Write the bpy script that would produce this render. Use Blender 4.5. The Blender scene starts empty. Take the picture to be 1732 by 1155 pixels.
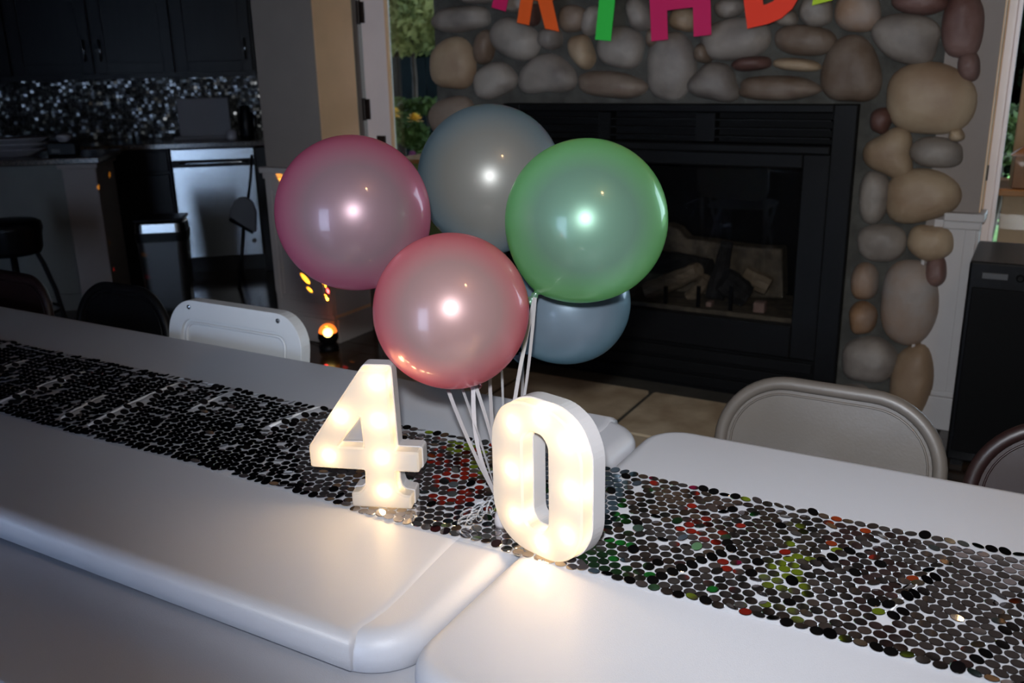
import bpy, math, random
import numpy as np
from mathutils import Vector, Matrix, noise
from mathutils.geometry import tessellate_polygon
random.seed(7)
R_ = random.Random(11)
PI = math.pi
SC = bpy.context.scene
COL = SC.collection

# ------------------------------------------------------------------ camera
F_PX, PITCH, ROLL, CAM_H, YAW = 1550.0, math.radians(16.9), math.radians(-1.2), 1.376, math.radians(30)
fw = Vector((0, math.cos(PITCH), -math.sin(PITCH)))
rt = Vector((1, 0, 0))
up = rt.cross(fw)
cr, cu = math.cos(ROLL) * rt + math.sin(ROLL) * up, -math.sin(ROLL) * rt + math.cos(ROLL) * up
RZ = Matrix.Rotation(YAW, 3, 'Z')
CR, CU, CF = RZ @ cr, RZ @ cu, RZ @ fw
CP = Vector((0, 0, CAM_H))
cam_d = bpy.data.cameras.new('camera'); cam = bpy.data.objects.new('camera', cam_d); COL.objects.link(cam)
m3 = Matrix((CR, CU, -CF)).transposed()
cam.matrix_world = Matrix.Translation(CP) @ m3.to_4x4()
cam_d.sensor_width = 36; cam_d.lens = 36 * F_PX / 1732
cam_d.clip_start = 0.02
cam_d.dof.use_dof = True; cam_d.dof.focus_distance = 1.3; cam_d.dof.aperture_fstop = 7.5
SC.camera = cam

# ------------------------------------------------------------------ world, lights, exposure
SC.view_settings.view_transform = 'Standard'; SC.view_settings.look = 'None'
SC.view_settings.gamma = 1; SC.view_settings.use_curve_mapping = False
SC.view_settings.exposure = 0.0
w = bpy.data.worlds.new('dusk_sky'); SC.world = w; w.use_nodes = True
bg = w.node_tree.nodes['Background']
bg.inputs[0].default_value = (0.66, 0.80, 1.0, 1); bg.inputs[1].default_value = 8.0

def add_light(name, kind, loc, power, color=(1, 1, 1), radius=0.02, aim=None, **kw):
    l = bpy.data.lights.new(name, kind); l.energy = power; l.color = color
    if kind == 'AREA':
        l.shape = 'RECTANGLE'; l.size = kw.get('sx', 1); l.size_y = kw.get('sy', 1)
    else:
        l.shadow_soft_size = radius
    if kind == 'SPOT':
        l.spot_size = kw.get('cone', 1.0); l.spot_blend = kw.get('blend', 0.5)
    o = bpy.data.objects.new(name, l); COL.objects.link(o); o.location = loc
    if aim is not None:
        o.rotation_euler = (Vector(aim) - Vector(loc)).to_track_quat('-Z', 'Y').to_euler()
    return o

FLASH = CP + CU * 0.10 - CR * 0.02
add_light('camera_flash', 'SPOT', FLASH, 160, (0.93, 0.96, 1.0), 0.026,
          aim=FLASH + CF * 1.0 + CR * 0.28 + CU * 0.13, cone=math.radians(97), blend=1.0)
# daylight from the windows behind the photographer
add_light('window_daylight', 'AREA', (-1.18, -2.5, 1.15), 22, (0.36, 0.50, 1.0), sx=1.0, sy=1.9, aim=(-1.6, 2.0, 0.7))
add_light('ceiling_lamp_glow', 'POINT', (.61, .45, 2.52), 2.0, (1.0, 0.62, 0.32), 0.05)

# ------------------------------------------------------------------ pixel helpers (photo pixels to points of the room)
def ray(x, y):
    return (CF * F_PX + CR * (x - 866) - CU * (y - 577.5)).normalized()
def onz(x, y, z):
    d = ray(x, y); return CP + d * ((z - CP.z) / d.z)
def ony(x, y, Y):
    d = ray(x, y); return CP + d * (Y / d.y)
def onpl(x, y, p0, n):
    d = ray(x, y); return CP + d * ((p0 - CP).dot(n) / d.dot(n))

# ------------------------------------------------------------------ materials
def mat(name, color, rough=0.5, metal=0.0, var=0.0, scale=8.0, bump=0.0, bscale=60.0, coat=0.0, color2=None,
        emit=None, estr=0.0, trans=None, sheen=0.0, spec=0.5, objvar=0.0):
    m = bpy.data.materials.new(name); m.use_nodes = True
    nt = m.node_tree; N = nt.nodes; L = nt.links
    b = N['Principled BSDF']
    b.inputs['Base Color'].default_value = (*color, 1)
    b.inputs['Roughness'].default_value = rough; b.inputs['Metallic'].default_value = metal
    b.inputs['Coat Weight'].default_value = coat; b.inputs['Coat Roughness'].default_value = 0.04
    b.inputs['Specular IOR Level'].default_value = spec
    if emit:
        b.inputs['Emission Color'].default_value = (*emit, 1); b.inputs['Emission Strength'].default_value = estr
    tc = N.new('ShaderNodeTexCoord')
    if var > 0 or color2:
        nz = N.new('ShaderNodeTexNoise'); nz.inputs['Scale'].default_value = scale; nz.inputs['Detail'].default_value = 6
        L.new(tc.outputs['Object'], nz.inputs['Vector'])
        rp = N.new('ShaderNodeValToRGB'); c2 = color2 or tuple(min(1, c * (1 + var)) for c in color)
        c1 = tuple(c * (1 - var) for c in color) if not color2 else color
        rp.color_ramp.elements[0].position = 0.36; rp.color_ramp.elements[1].position = 0.64
        rp.color_ramp.elements[0].color = (*c1, 1); rp.color_ramp.elements[1].color = (*c2, 1)
        L.new(nz.outputs['Fac'], rp.inputs[0])
        out = rp.outputs[0]
        if objvar:
            oi = N.new('ShaderNodeObjectInfo'); mr = N.new('ShaderNodeMapRange')
            mr.inputs['To Min'].default_value = 1 - objvar; mr.inputs['To Max'].default_value = 1 + objvar
            L.new(oi.outputs['Random'], mr.inputs[0])
            hs = N.new('ShaderNodeHueSaturation'); L.new(mr.outputs[0], hs.inputs['Value']); L.new(out, hs.inputs['Color'])
            out = hs.outputs[0]
        L.new(out, b.inputs['Base Color'])
    if bump > 0:
        n2 = N.new('ShaderNodeTexNoise'); n2.inputs['Scale'].default_value = bscale; n2.inputs['Detail'].default_value = 5
        L.new(tc.outputs['Object'], n2.inputs['Vector'])
        bp = N.new('ShaderNodeBump'); bp.inputs['Strength'].default_value = bump; bp.inputs['Distance'].default_value = 0.004
        L.new(n2.outputs['Fac'], bp.inputs['Height']); L.new(bp.outputs[0], b.inputs['Normal'])
    return m

def mat_glass(name, tint=(1, 1, 1)):
    m = bpy.data.materials.new(name); m.use_nodes = True; nt = m.node_tree; nt.nodes.clear()
    o = nt.nodes.new('ShaderNodeOutputMaterial'); t = nt.nodes.new('ShaderNodeBsdfTransparent'); t.inputs[0].default_value = (*tint, 1)
    g = nt.nodes.new('ShaderNodeBsdfGlossy'); g.inputs['Roughness'].default_value = 0.02
    f = nt.nodes.new('ShaderNodeFresnel'); f.inputs[0].default_value = 1.45
    x = nt.nodes.new('ShaderNodeMixShader')
    nt.links.new(f.outputs[0], x.inputs[0]); nt.links.new(t.outputs[0], x.inputs[1]); nt.links.new(g.outputs[0], x.inputs[2])
    nt.links.new(x.outputs[0], o.inputs[0]); return m

def mat_film(name, color, alpha, rough=0.2):
    m = bpy.data.materials.new(name); m.use_nodes = True; nt = m.node_tree; b = nt.nodes['Principled BSDF']
    b.inputs['Base Color'].default_value = (*color, 1); b.inputs['Roughness'].default_value = rough
    b.inputs['Alpha'].default_value = alpha; return m

def mat_balloon(name, deep, pearl):
    """pearlescent latex: thin at the middle, more colour where the skin is seen edge-on; lets some light through"""
    m = bpy.data.materials.new(name); m.use_nodes = True; nt = m.node_tree; N = nt.nodes; L = nt.links
    b = N['Principled BSDF']; out = N['Material Output']
    lw = N.new('ShaderNodeLayerWeight'); lw.inputs['Blend'].default_value = 0.42
    rp = N.new('ShaderNodeValToRGB'); e = rp.color_ramp.elements
    e[0].position = 0.18; e[0].color = (*pearl, 1); e[1].position = 0.82; e[1].color = (*deep, 1)
    L.new(lw.outputs['Facing'], rp.inputs[0]); L.new(rp.outputs[0], b.inputs['Base Color'])
    b.inputs['Metallic'].default_value = 0.55; b.inputs['Roughness'].default_value = 0.36
    b.inputs['Coat Weight'].default_value = 1.0; b.inputs['Coat Roughness'].default_value = 0.055
    tl = N.new('ShaderNodeBsdfTranslucent'); L.new(rp.outputs[0], tl.inputs[0])
    tp = N.new('ShaderNodeBsdfTransparent'); L.new(rp.outputs[0], tp.inputs[0])
    df = N.new('ShaderNodeBsdfDiffuse'); L.new(rp.outputs[0], df.inputs[0])
    m0 = N.new('ShaderNodeMixShader'); m0.inputs[0].default_value = 0.5
    L.new(tl.outputs[0], m0.inputs[1]); L.new(df.outputs[0], m0.inputs[2])
    m1 = N.new('ShaderNodeMixShader'); m1.inputs[0].default_value = 0.55
    L.new(b.outputs[0], m1.inputs[1]); L.new(m0.outputs[0], m1.inputs[2])
    m2 = N.new('ShaderNodeMixShader'); m2.inputs[0].default_value = 0.14
    L.new(m1.outputs[0], m2.inputs[1]); L.new(tp.outputs[0], m2.inputs[2])
    L.new(m2.outputs[0], out.inputs[0]); return m

def mat_cover(name):
    m = bpy.data.materials.new(name); m.use_nodes = True; nt = m.node_tree; N = nt.nodes; L = nt.links; N.clear()
    o = N.new('ShaderNodeOutputMaterial')
    d = N.new('ShaderNodeBsdfPrincipled'); d.inputs['Base Color'].default_value = (.36, .355, .345, 1); d.inputs['Roughness'].default_value = .35
    t = N.new('ShaderNodeBsdfTranslucent'); t.inputs[0].default_value = (.95, .93, .9, 1)
    x = N.new('ShaderNodeMixShader'); x.inputs[0].default_value = .38
    L.new(d.outputs[0], x.inputs[1]); L.new(t.outputs[0], x.inputs[2]); L.new(x.outputs[0], o.inputs[0]); return m

def mat_wood(name, c1, c2, rough=0.3, scale=2.0, axis=0):
    m = bpy.data.materials.new(name); m.use_nodes = True; nt = m.node_tree; N = nt.nodes; L = nt.links
    b = N['Principled BSDF']; b.inputs['Roughness'].default_value = rough; b.inputs['Specular IOR Level'].default_value = .12 if name.startswith('dark_st') else .5
    tc = N.new('ShaderNodeTexCoord'); mp = N.new('ShaderNodeMapping')
    s = [18, 18, 18]; s[axis] = 1.5; mp.inputs['Scale'].default_value = s
    nz = N.new('ShaderNodeTexNoise'); nz.inputs['Scale'].default_value = scale; nz.inputs['Detail'].default_value = 8
    rp = N.new('ShaderNodeValToRGB'); rp.color_ramp.elements[0].color = (*c1, 1); rp.color_ramp.elements[1].color = (*c2, 1)
    rp.color_ramp.elements[0].position = .3; rp.color_ramp.elements[1].position = .7
    L.new(tc.outputs['Object'], mp.inputs[0]); L.new(mp.outputs[0], nz.inputs['Vector']); L.new(nz.outputs['Fac'], rp.inputs[0])
    L.new(rp.outputs[0], b.inputs['Base Color']); return m

M = dict(
    table=mat('white_plastic_blue_ambient', (.452, .458, .50), .42, bump=.12, bscale=700, var=.015, scale=3),  # bluish ambient light is put into the base colour of the white tops
    resin=mat('white_resin', (.62, .64, .66), .35),
    greymetal=mat('taupe_painted_metal', (.088, .076, .066), .45, var=.05, scale=12, bump=.06, bscale=200),
    brownmetal=mat('brown_painted_metal', (.014, .005, .0045), .45, var=.1),
    blackmetal=mat('black_painted_metal', (.004, .004, .0045), .45, var=.1, spec=.2),
    legmetal=mat('grey_tube_metal', (.3, .3, .31), .35, .8),
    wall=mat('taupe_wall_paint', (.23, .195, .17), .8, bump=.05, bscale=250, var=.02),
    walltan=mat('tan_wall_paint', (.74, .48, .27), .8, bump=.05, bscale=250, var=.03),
    trim=mat('white_trim_paint', (.42, .39, .37), .45, var=.02),
    doorwhite=mat('door_white_paint', (.76, .66, .62), .4, var=.02),
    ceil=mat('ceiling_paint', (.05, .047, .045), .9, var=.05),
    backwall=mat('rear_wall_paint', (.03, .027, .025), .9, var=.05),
    mortar=mat('grey_mortar', (.058, .056, .048), .95, var=.25, scale=14, bump=.8, bscale=60),
    fpblack=mat('black_firebox_metal', (.0025, .0025, .0027), .6, spec=.1),
    fpsat=mat('satin_black_frame', (.0045, .0045, .0045), .45, spec=.12),
    mirror=mat('silver_sequin_foil', (.40, .37, .37), .05, 1.0),
    net=mat_film('clear_net_film', (.9, .92, .95), .16, .12),
    fold=mat_film('gathered_net_film', (.95, .97, 1.0), .85, .25),
    ribbon=mat('pearl_ribbon', (.33, .31, .32), .3, bump=.1, bscale=120),
    clearribbon=mat_film('clear_curling_ribbon', (.6, .62, .66), .22, .08),
    cover=mat_cover('translucent_white_plastic'),
    shell=mat('white_shell_plastic', (.36, .35, .36), .35, var=.01),
    bulb=mat('warm_led_bulb', (1, .9, .7), .3, emit=(1, .66, .29), estr=50),
    orb=mat('orange_lit_dome', (1, .4, .1), .2, emit=(1, .20, .02), estr=1.6),
    orbcore=mat('bright_lamp_core', (1, .8, .3), .2, emit=(1, .62, .16), estr=6),
    black=mat('black_plastic', (.004, .004, .0045), .4, var=.1, spec=.15),
    darkcab=mat_wood('dark_stained_wood', (.002, .002, .002), (.005, .0045, .0045), .35, axis=2),
    steel=mat('brushed_steel', (.36, .38, .39), .24, 1.0, bump=.03, bscale=300),
    granite=mat('brown_granite', (.02, .014, .010), .18, color2=(.09, .06, .04), scale=90),
    island=mat('grey_green_panel_paint', (.13, .135, .12), .6, var=.03),
    post=mat('cream_post_paint', (.22, .185, .17), .55, var=.03),
    floor=mat_wood('dark_walnut_floor', (.022, .014, .010), (.045, .028, .018), .16, axis=0),
    hearth=mat('tan_flagstone', (.40, .29, .18), .5, color2=(.62, .50, .34), scale=7, bump=.5, bscale=18),
    grout=mat('dark_grout', (.05, .045, .036), .9, bump=.4, bscale=80, var=.2),
    glass=mat_glass('window_glass', (.92, .95, .94)),
    fglass=mat_glass('firebox_glass', (.85, .85, .85)),
    board=mat('tan_fibre_board', (.10, .078, .052), .9, var=.35, scale=22, bump=.7, bscale=50),
    logtan=mat_wood('split_log_face', (.12, .085, .05), (.24, .18, .115), .8, axis=0),
    logdark=mat('charred_log_bark', (.010, .009, .008), .9, var=.6, scale=25, bump=1, bscale=60),
    ember=mat('ash_pink_ember_block', (.24, .15, .12), .9, var=.2, scale=20, bump=.6),
    bronze=mat('dark_bronze', (.015, .01, .008), .45, .5),
    leaf=mat('green_foliage', (.09, .13, .03), .7, color2=(.36, .36, .12), scale=3),
    leafd=mat('dark_foliage', (.0018, .004, .0022), .9, color2=(.005, .010, .0045), scale=3, spec=.01),
    leafl=mat('low_green_leaves', (.025, .06, .012), .7, color2=(.08, .14, .025), scale=5),
    bark=mat('bark', (.05, .035, .025), .9, var=.3, bump=.8),
    yellow=mat('yellow_petals', (.75, .55, .06), .6, color2=(.85, .42, .05), scale=20),
    pinkf=mat('pink_petals', (.70, .25, .55), .6, var=.15, scale=20),
    soil=mat('dark_garden_soil', (.03, .028, .028), .95, var=.4, scale=12, bump=.6, bscale=30),
    grass=mat('lawn', (.08, .20, .03), .9, color2=(.16, .32, .05), scale=8, bump=.6, bscale=40),
    path=mat('grey_paving', (.25, .26, .29), .8, var=.12, scale=6),
    fence=mat('dark_teal_fence_paint', (.0015, .004, .005), .8, var=.2, spec=.04, scale=6),
    stucco=mat('peach_column_paint', (.30, .19, .11), .8, var=.03),
    copper=mat('copper_lantern', (.16, .06, .02), .4, .3, var=.15),
    cedar=mat_wood('orange_cedar', (.22, .08, .02), (.34, .14, .04), .5, axis=0),
    paper=mat('grey_white_board', (.14, .14, .155), .6, var=.02),
    ceramic=mat('white_ceramic', (.30, .29, .31), .35),
    red=mat('dull_red_card', (.12, .03, .03), .5, var=.1), green=mat('dark_green_card', (.01, .05, .03), .5, var=.1),
    blue=mat('blue_card', (.03, .05, .22), .5, var=.1), gold=mat('gold_card', (.25, .14, .02), .5, var=.1),
    pad=mat('slate_grey_plastic', (.035, .036, .042), .5, var=.05),
    label=mat('grey_printed_label', (.05, .05, .052), .5, var=.05),
    lampglass=mat('warm_lamp_glass', (1, .8, .5), .4, emit=(1, .62, .30), estr=110),
    brass=mat('brushed_brass', (.5, .35, .15), .35, .9),
    lp=mat('magenta_card', (.62, .003, .10), .7, var=.02), lo=mat('orange_card', (.90, .11, .004), .7, var=.02),
    lg=mat('green_neon_card', (.03, .62, .06), .7, var=.02), lr=mat('red_orange_card', (1.0, .045, .01), .7, var=.02),
    ly=mat('yellow_green_card', (.50, .70, .02), .7, var=.02),
)
STONE = [mat('stone_grey', (.165, .14, .12), .6, color2=(.275, .24, .205), scale=7, bump=.5, bscale=40, objvar=.15),
         mat('stone_tan', (.25, .165, .10), .6, color2=(.36, .27, .175), scale=5, bump=.5, bscale=40, objvar=.12),
         mat('stone_brown', (.13, .085, .055), .6, color2=(.23, .18, .14), scale=6, bump=.5, bscale=40, objvar=.15),
         mat('stone_red', (.10, .045, .035), .6, color2=(.17, .10, .085), scale=6, bump=.5, bscale=40, objvar=.12),
         mat('stone_mixed', (.26, .145, .075), .6, color2=(.29, .265, .245), scale=3.2, bump=.5, bscale=40, objvar=.1)]

# ------------------------------------------------------------------ mesh building
class MB:
    def __init__(s): s.v = []; s.f = []
    def add(s, V, Fc):
        o = len(s.v); s.v += [tuple(p) for p in V]; s.f += [tuple(i + o for i in f) for f in Fc]; return s
    def box(s, x0, x1, y0, y1, z0, z1, fr=None):
        P = [(x, y, z) for z in (z0, z1) for y in (y0, y1) for x in (x0, x1)]
        if fr: P = [fr(*p) for p in P]
        return s.add(P, [(0, 2, 3, 1), (4, 5, 7, 6), (0, 1, 5, 4), (2, 6, 7, 3), (0, 4, 6, 2), (1, 3, 7, 5)])
    def tube(s, pts, r, n=8, closed=False, cap=True, flat=1.0):
        pts = [Vector(p) for p in pts]; K = len(pts); rings = []; prev = None
        for i, p in enumerate(pts):
            a = pts[(i - 1) % K] if (closed or i > 0) else p; b = pts[(i + 1) % K] if (closed or i < K - 1) else p
            t = (b - a).normalized()
            if prev is None:
                prev = t.orthogonal().normalized()
            u = (prev - t * prev.dot(t)).normalized(); prev = u; v = t.cross(u)
            rr = r[i] if isinstance(r, (list, tuple)) else r
            rings.append([p + (u * math.cos(2 * PI * j / n) + v * math.sin(2 * PI * j / n) * flat) * rr for j in range(n)])
        V = [q for g in rings for q in g]; Fc = []
        for i in range(K if closed else K - 1):
            i2 = (i + 1) % K
            for j in range(n):
                j2 = (j + 1) % n; Fc.append((i * n + j, i * n + j2, i2 * n + j2, i2 * n + j))
        if cap and not closed:
            Fc.append(tuple(reversed(range(n)))); Fc.append(tuple((K - 1) * n + j for j in range(n)))
        return s.add(V, Fc)
    def lathe(s, prof, base, axis=(0, 0, 1), n=24, cap=True):
        """prof: list of (radius, height along axis)"""
        ax = Vector(axis).normalized(); u = ax.orthogonal().normalized(); v = ax.cross(u); base = Vector(base)
        V = [base + ax * h + (u * math.cos(2 * PI * j / n) + v * math.sin(2 * PI * j / n)) * r for r, h in prof for j in range(n)]
        Fc = [(i * n + j, i * n + (j + 1) % n, (i + 1) * n + (j + 1) % n, (i + 1) * n + j) for i in range(len(prof) - 1) for j in range(n)]
        if cap:
            Fc.append(tuple(reversed(range(n)))); Fc.append(tuple((len(prof) - 1) * n + j for j in range(n)))
        return s.add(V, Fc)
    def plate(s, outer, holes, fr, d0, d1, front=True, back=True):
        """outer/holes: 2-D loops; fr(a, b, d) maps plane coordinates + depth to a point"""
        loops = [outer] + list(holes); flat = [p for l in loops for p in l]; n = len(flat)
        tri = tessellate_polygon([[Vector((p[0], p[1], 0)) for p in l] for l in loops])
        V = [fr(p[0], p[1], d0) for p in flat] + [fr(p[0], p[1], d1) for p in flat]; Fc = []
        if front: Fc += [tuple(t) for t in tri]
        if back: Fc += [tuple(i + n for i in reversed(t)) for t in tri]
        k = 0
        for l in loops:
            m = len(l)
            for i in range(m):
                j = (i + 1) % m; Fc.append((k + i, k + j, n + k + j, n + k + i))
            k += m
        return s.add(V, Fc)

def tag(o, label=None, cat=None, group=None, kind=None):
    if label: o['label'] = label
    if cat: o['category'] = cat
    if group: o['group'] = group
    if kind: o['kind'] = kind
    return o

def obj(name, mb, m, parent=None, smooth=False, bevel=0.0, fix=True, seg=2, sub=0, auto=None):
    me = bpy.data.meshes.new(name); V = mb.v
    if parent is not None:
        off = Vector(parent['_w'])
        loc = Vector((0, 0, 0))
    else:
        xs = [p[0] for p in V]; ys = [p[1] for p in V]; zs = [p[2] for p in V]
        off = Vector(((min(xs) + max(xs)) / 2, (min(ys) + max(ys)) / 2, min(zs))); loc = off.copy()
    me.from_pydata([(p[0] - off[0], p[1] - off[1], p[2] - off[2]) for p in V], [], mb.f)
    me.validate()
    if fix:
        import bmesh
        bm = bmesh.new(); bm.from_mesh(me); bmesh.ops.recalc_face_normals(bm, faces=bm.faces); bm.to_mesh(me); bm.free()
    if smooth: me.polygons.foreach_set('use_smooth', [True] * len(me.polygons))
    me.materials.append(m)
    o = bpy.data.objects.new(name, me); COL.objects.link(o)
    if parent is not None: o.parent = parent
    o.location = loc
    if parent is None: WL[o.name] = off
    o['_w'] = tuple(off)
    if bevel > 0:
        b = o.modifiers.new('bevel', 'BEVEL'); b.width = bevel; b.segments = seg; b.limit_method = 'ANGLE'; b.angle_limit = math.radians(40)
        b.harden_normals = False
    if sub:
        b = o.modifiers.new('sub', 'SUBSURF'); b.levels = sub; b.render_levels = sub
    return o
WL = {}

def thing(name, loc, label, cat, group=None):
    o = bpy.data.objects.new(name, None); COL.objects.link(o); o.location = loc; o.empty_display_size = .05
    o.matrix_world = Matrix.Translation(Vector(loc)); o['_w'] = tuple(loc)
    return tag(o, label, cat, group)

def rrect(x0, x1, y0, y1, r, n=8):
    P = []
    for cx, cy, a0 in ((x1 - r, y1 - r, 0), (x0 + r, y1 - r, 90), (x0 + r, y0 + r, 180), (x1 - r, y0 + r, 270)):
        for i in range(n + 1):
            a = math.radians(a0 + 90 * i / n); P.append((cx + r * math.cos(a), cy + r * math.sin(a)))
    return P

def roundpoly(pts, rad, n=4):
    """round each corner; rad may be list"""
    out = []; K = len(pts)
    for i, p in enumerate(pts):
        r = rad[i] if isinstance(rad, (list, tuple)) else rad
        p = Vector(p); a = Vector(pts[i - 1]); b = Vector(pts[(i + 1) % K])
        da = (a - p); db = (b - p); r = min(r, da.length * .45, db.length * .45)
        if r <= 0: out.append(tuple(p)); continue
        q0 = p + da.normalized() * r; q1 = p + db.normalized() * r
        for k in range(n + 1):
            t = k / n; out.append(tuple(q0 * (1 - t) ** 2 + p * 2 * t * (1 - t) + q1 * t * t))
    return out

def area2(P): return sum(P[i - 1][0] * P[i][1] - P[i][0] * P[i - 1][1] for i in range(len(P))) / 2
def offset(P, d):
    """move a loop outwards by d"""
    s = 1 if area2(P) > 0 else -1; out = []; K = len(P)
    for i in range(K):
        a = Vector(P[i - 1]); p = Vector(P[i]); b = Vector(P[(i + 1) % K])
        e1 = (p - a).normalized(); e2 = (b - p).normalized()
        n1 = Vector((e1.y, -e1.x)); n2 = Vector((e2.y, -e2.x)); nn = (n1 + n2)
        if nn.length < 1e-6: nn = n1
        nn.normalize(); k = 1 / max(.5, nn.dot(n1)); out.append(tuple(p + nn * d * k * s))
    return out

# ================================================================== the room
def struct(name, mb, m, parent=None, **kw):
    o = obj(name, mb, m, parent, **kw)
    if parent is None: o['kind'] = 'structure'
    return o

FX0, FX1 = -2.55, -0.22        # hearth width
floor = struct('floor', MB().box(-10, 3, -3, 3.96, -.06, -.012).box(-10, -3.4, 3.96, 8, -.06, -.012), M['grout'])
rows = [(y, y + .12) for y in np.arange(1.50, 3.88, .12)]
for i, (a, b) in enumerate(rows):
    xs = [-4.6 + (i % 3) * .35]
    while xs[-1] < 2.4: xs.append(xs[-1] + 1.75)
    for x0, x1 in zip(xs[:-1], xs[1:]):
        segs = [(x0, x1)]
        if b > 2.58:   # the hearth cuts the planks
            segs = [s for s in ((x0, min(x1, FX0 - .01)), (max(x0, FX1 + .01), x1)) if s[1] - s[0] > .05]
        for sx0, sx1 in segs:
            obj('plank', MB().box(sx0 + .001, sx1 - .001, a + .001, b - .001, -.012, R_.uniform(-.0006, .0004)), M['floor'], floor, fix=False)
pf = MB().box(-10, -4.62, -3, 8, -.012, 0).box(-4.62, -3.46, 3.88, 8, -.012, 0).box(-4.62, 3, -3, 1.49, -.012, 0).box(2.41, 3, 1.5, 3.8, -.012, 0)
obj('far_planks', pf, M['floor'], floor, fix=False)['kind'] = 'stuff'
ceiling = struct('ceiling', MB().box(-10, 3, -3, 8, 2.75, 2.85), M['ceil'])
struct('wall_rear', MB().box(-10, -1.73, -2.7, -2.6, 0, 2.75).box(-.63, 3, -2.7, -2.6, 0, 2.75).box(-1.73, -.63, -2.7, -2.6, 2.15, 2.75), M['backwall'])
win = MB()
for (a, b, c, d) in ((-1.73, -1.65, 0, 2.15), (-.71, -.63, 0, 2.15), (-1.65, -.71, 0, .12), (-1.65, -.71, 2.05, 2.15)):
    win.box(a, b, -2.66, -2.6, c, d)
w1 = struct('door_4', win, M['trim'])
obj('pane', MB().box(-1.65, -.71, -2.64, -2.635, .12, 2.05), M['glass'], w1)
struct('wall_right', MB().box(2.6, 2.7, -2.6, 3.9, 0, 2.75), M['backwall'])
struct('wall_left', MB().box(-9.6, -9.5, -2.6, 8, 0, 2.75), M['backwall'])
# kitchen is turned by 40 degrees
TH = math.radians(40); KU = Vector((math.cos(TH), math.sin(TH), 0)); KN = Vector((-math.sin(TH), math.cos(TH), 0))
def kf(k, n, z): return KU * k + KN * n + Vector((0, 0, z))
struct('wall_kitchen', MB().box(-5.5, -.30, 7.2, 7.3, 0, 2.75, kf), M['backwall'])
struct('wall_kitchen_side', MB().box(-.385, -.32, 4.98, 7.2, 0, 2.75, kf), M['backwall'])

# far wall with piers and glazed doors (plane Y = 3.84)
PR0, PR1 = -0.345, -0.176
YP = 3.50; YQ = 3.66
far = MB().box(-3.45, 2.6, 3.84, 3.94, 2.12, 2.75)
far.box(-3.45, -3.07, 3.84, 3.94, 0, 2.12)
struct('wall_front', far, M['wall'])
def pier(name, x0, x1, YP):
    o = struct(name, MB().box(x0, x1, YP, 3.80, .0, 2.75), M['wall'])
    return o
pl = pier('wall_front_left_pier', -3.45, -3.07, YP)
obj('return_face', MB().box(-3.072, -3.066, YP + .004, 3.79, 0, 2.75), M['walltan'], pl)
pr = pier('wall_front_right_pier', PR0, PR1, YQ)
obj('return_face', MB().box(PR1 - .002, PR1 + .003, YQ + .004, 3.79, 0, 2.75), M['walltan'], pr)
def wainscot(name, x0, x1, YP):
    zr = .865 if x1 < -1 else .80
    t = struct(name, MB().box(x0 - .004 if x1 < -1 else x0 + .03, x1 + .004, YP - .012, YP - .0005, .0, zr), M['trim'])
    obj('chair_rail', MB().box(x0 - .02 if x1 < -1 else x0 + .06, x1 + .022, YP - .038, YP + .01, zr, zr + .03).box(x0 - .012 if x1 < -1 else x0 + .06, x1 + .014, YP - .024, YP, zr - .03, zr), M['trim'], t, bevel=.004)
    obj('baseboard', MB().box(x0 - .01 if x1 < -1 else x0 + .05, x1 + .014, YP - .032, YP - .012, 0, .13).box(x0 - .006 if x1 < -1 else x0 + .05, x1 + .012, YP - .022, YP - .012, .13, .15), M['trim'], t, bevel=.003)
    obj('stile', MB().box(x0, x0 + .035 if x1 - x0 > .2 else x0 + .012, YP - .020, YP - .012, .15, zr - .03), M['trim'], t, bevel=.002)
    obj('stile', MB().box(x1 - .035, x1 + .002, YP - .020, YP - .012, .15, zr - .03), M['trim'], t, bevel=.002)
    if x1 - x0 > .2:
        for z0, z1 in ((.15, .21), (zr - .09, zr - .03)):
            obj('rail', MB().box(x0 + .035, x1 - .035, YP - .020, YP - .012, z0, z1), M['trim'], t, bevel=.002)
        for (a, b, c, d) in ((x0 + .05, x1 - .05, .225, .235), (x0 + .05, x1 - .05, zr - .115, zr - .105), (x0 + .05, x0 + .06, .235, zr - .115), (x1 - .06, x1 - .05, .235, zr - .115)):
            obj('moulding', MB().box(a, b, YP - .018, YP - .012, c, d), M['trim'], t, bevel=.001)
    # wainscot on the return face
    obj('return_panel', MB().box(x1 + .0035, x1 + .010, YP, 3.78, .15, zr), M['trim'], t)
    obj('return_baseboard', MB().box(x1 + .0035, x1 + .020, YP, 3.78, 0, .13), M['trim'], t, bevel=.003)
    obj('return_chair_rail', MB().box(x1 + .0035, x1 + .024, YP, 3.76, zr, zr + .03), M['trim'], t, bevel=.004)
wainscot('trim_1', -3.45, -3.07, YP); wainscot('trim_2', PR0, PR1, YQ)

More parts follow.
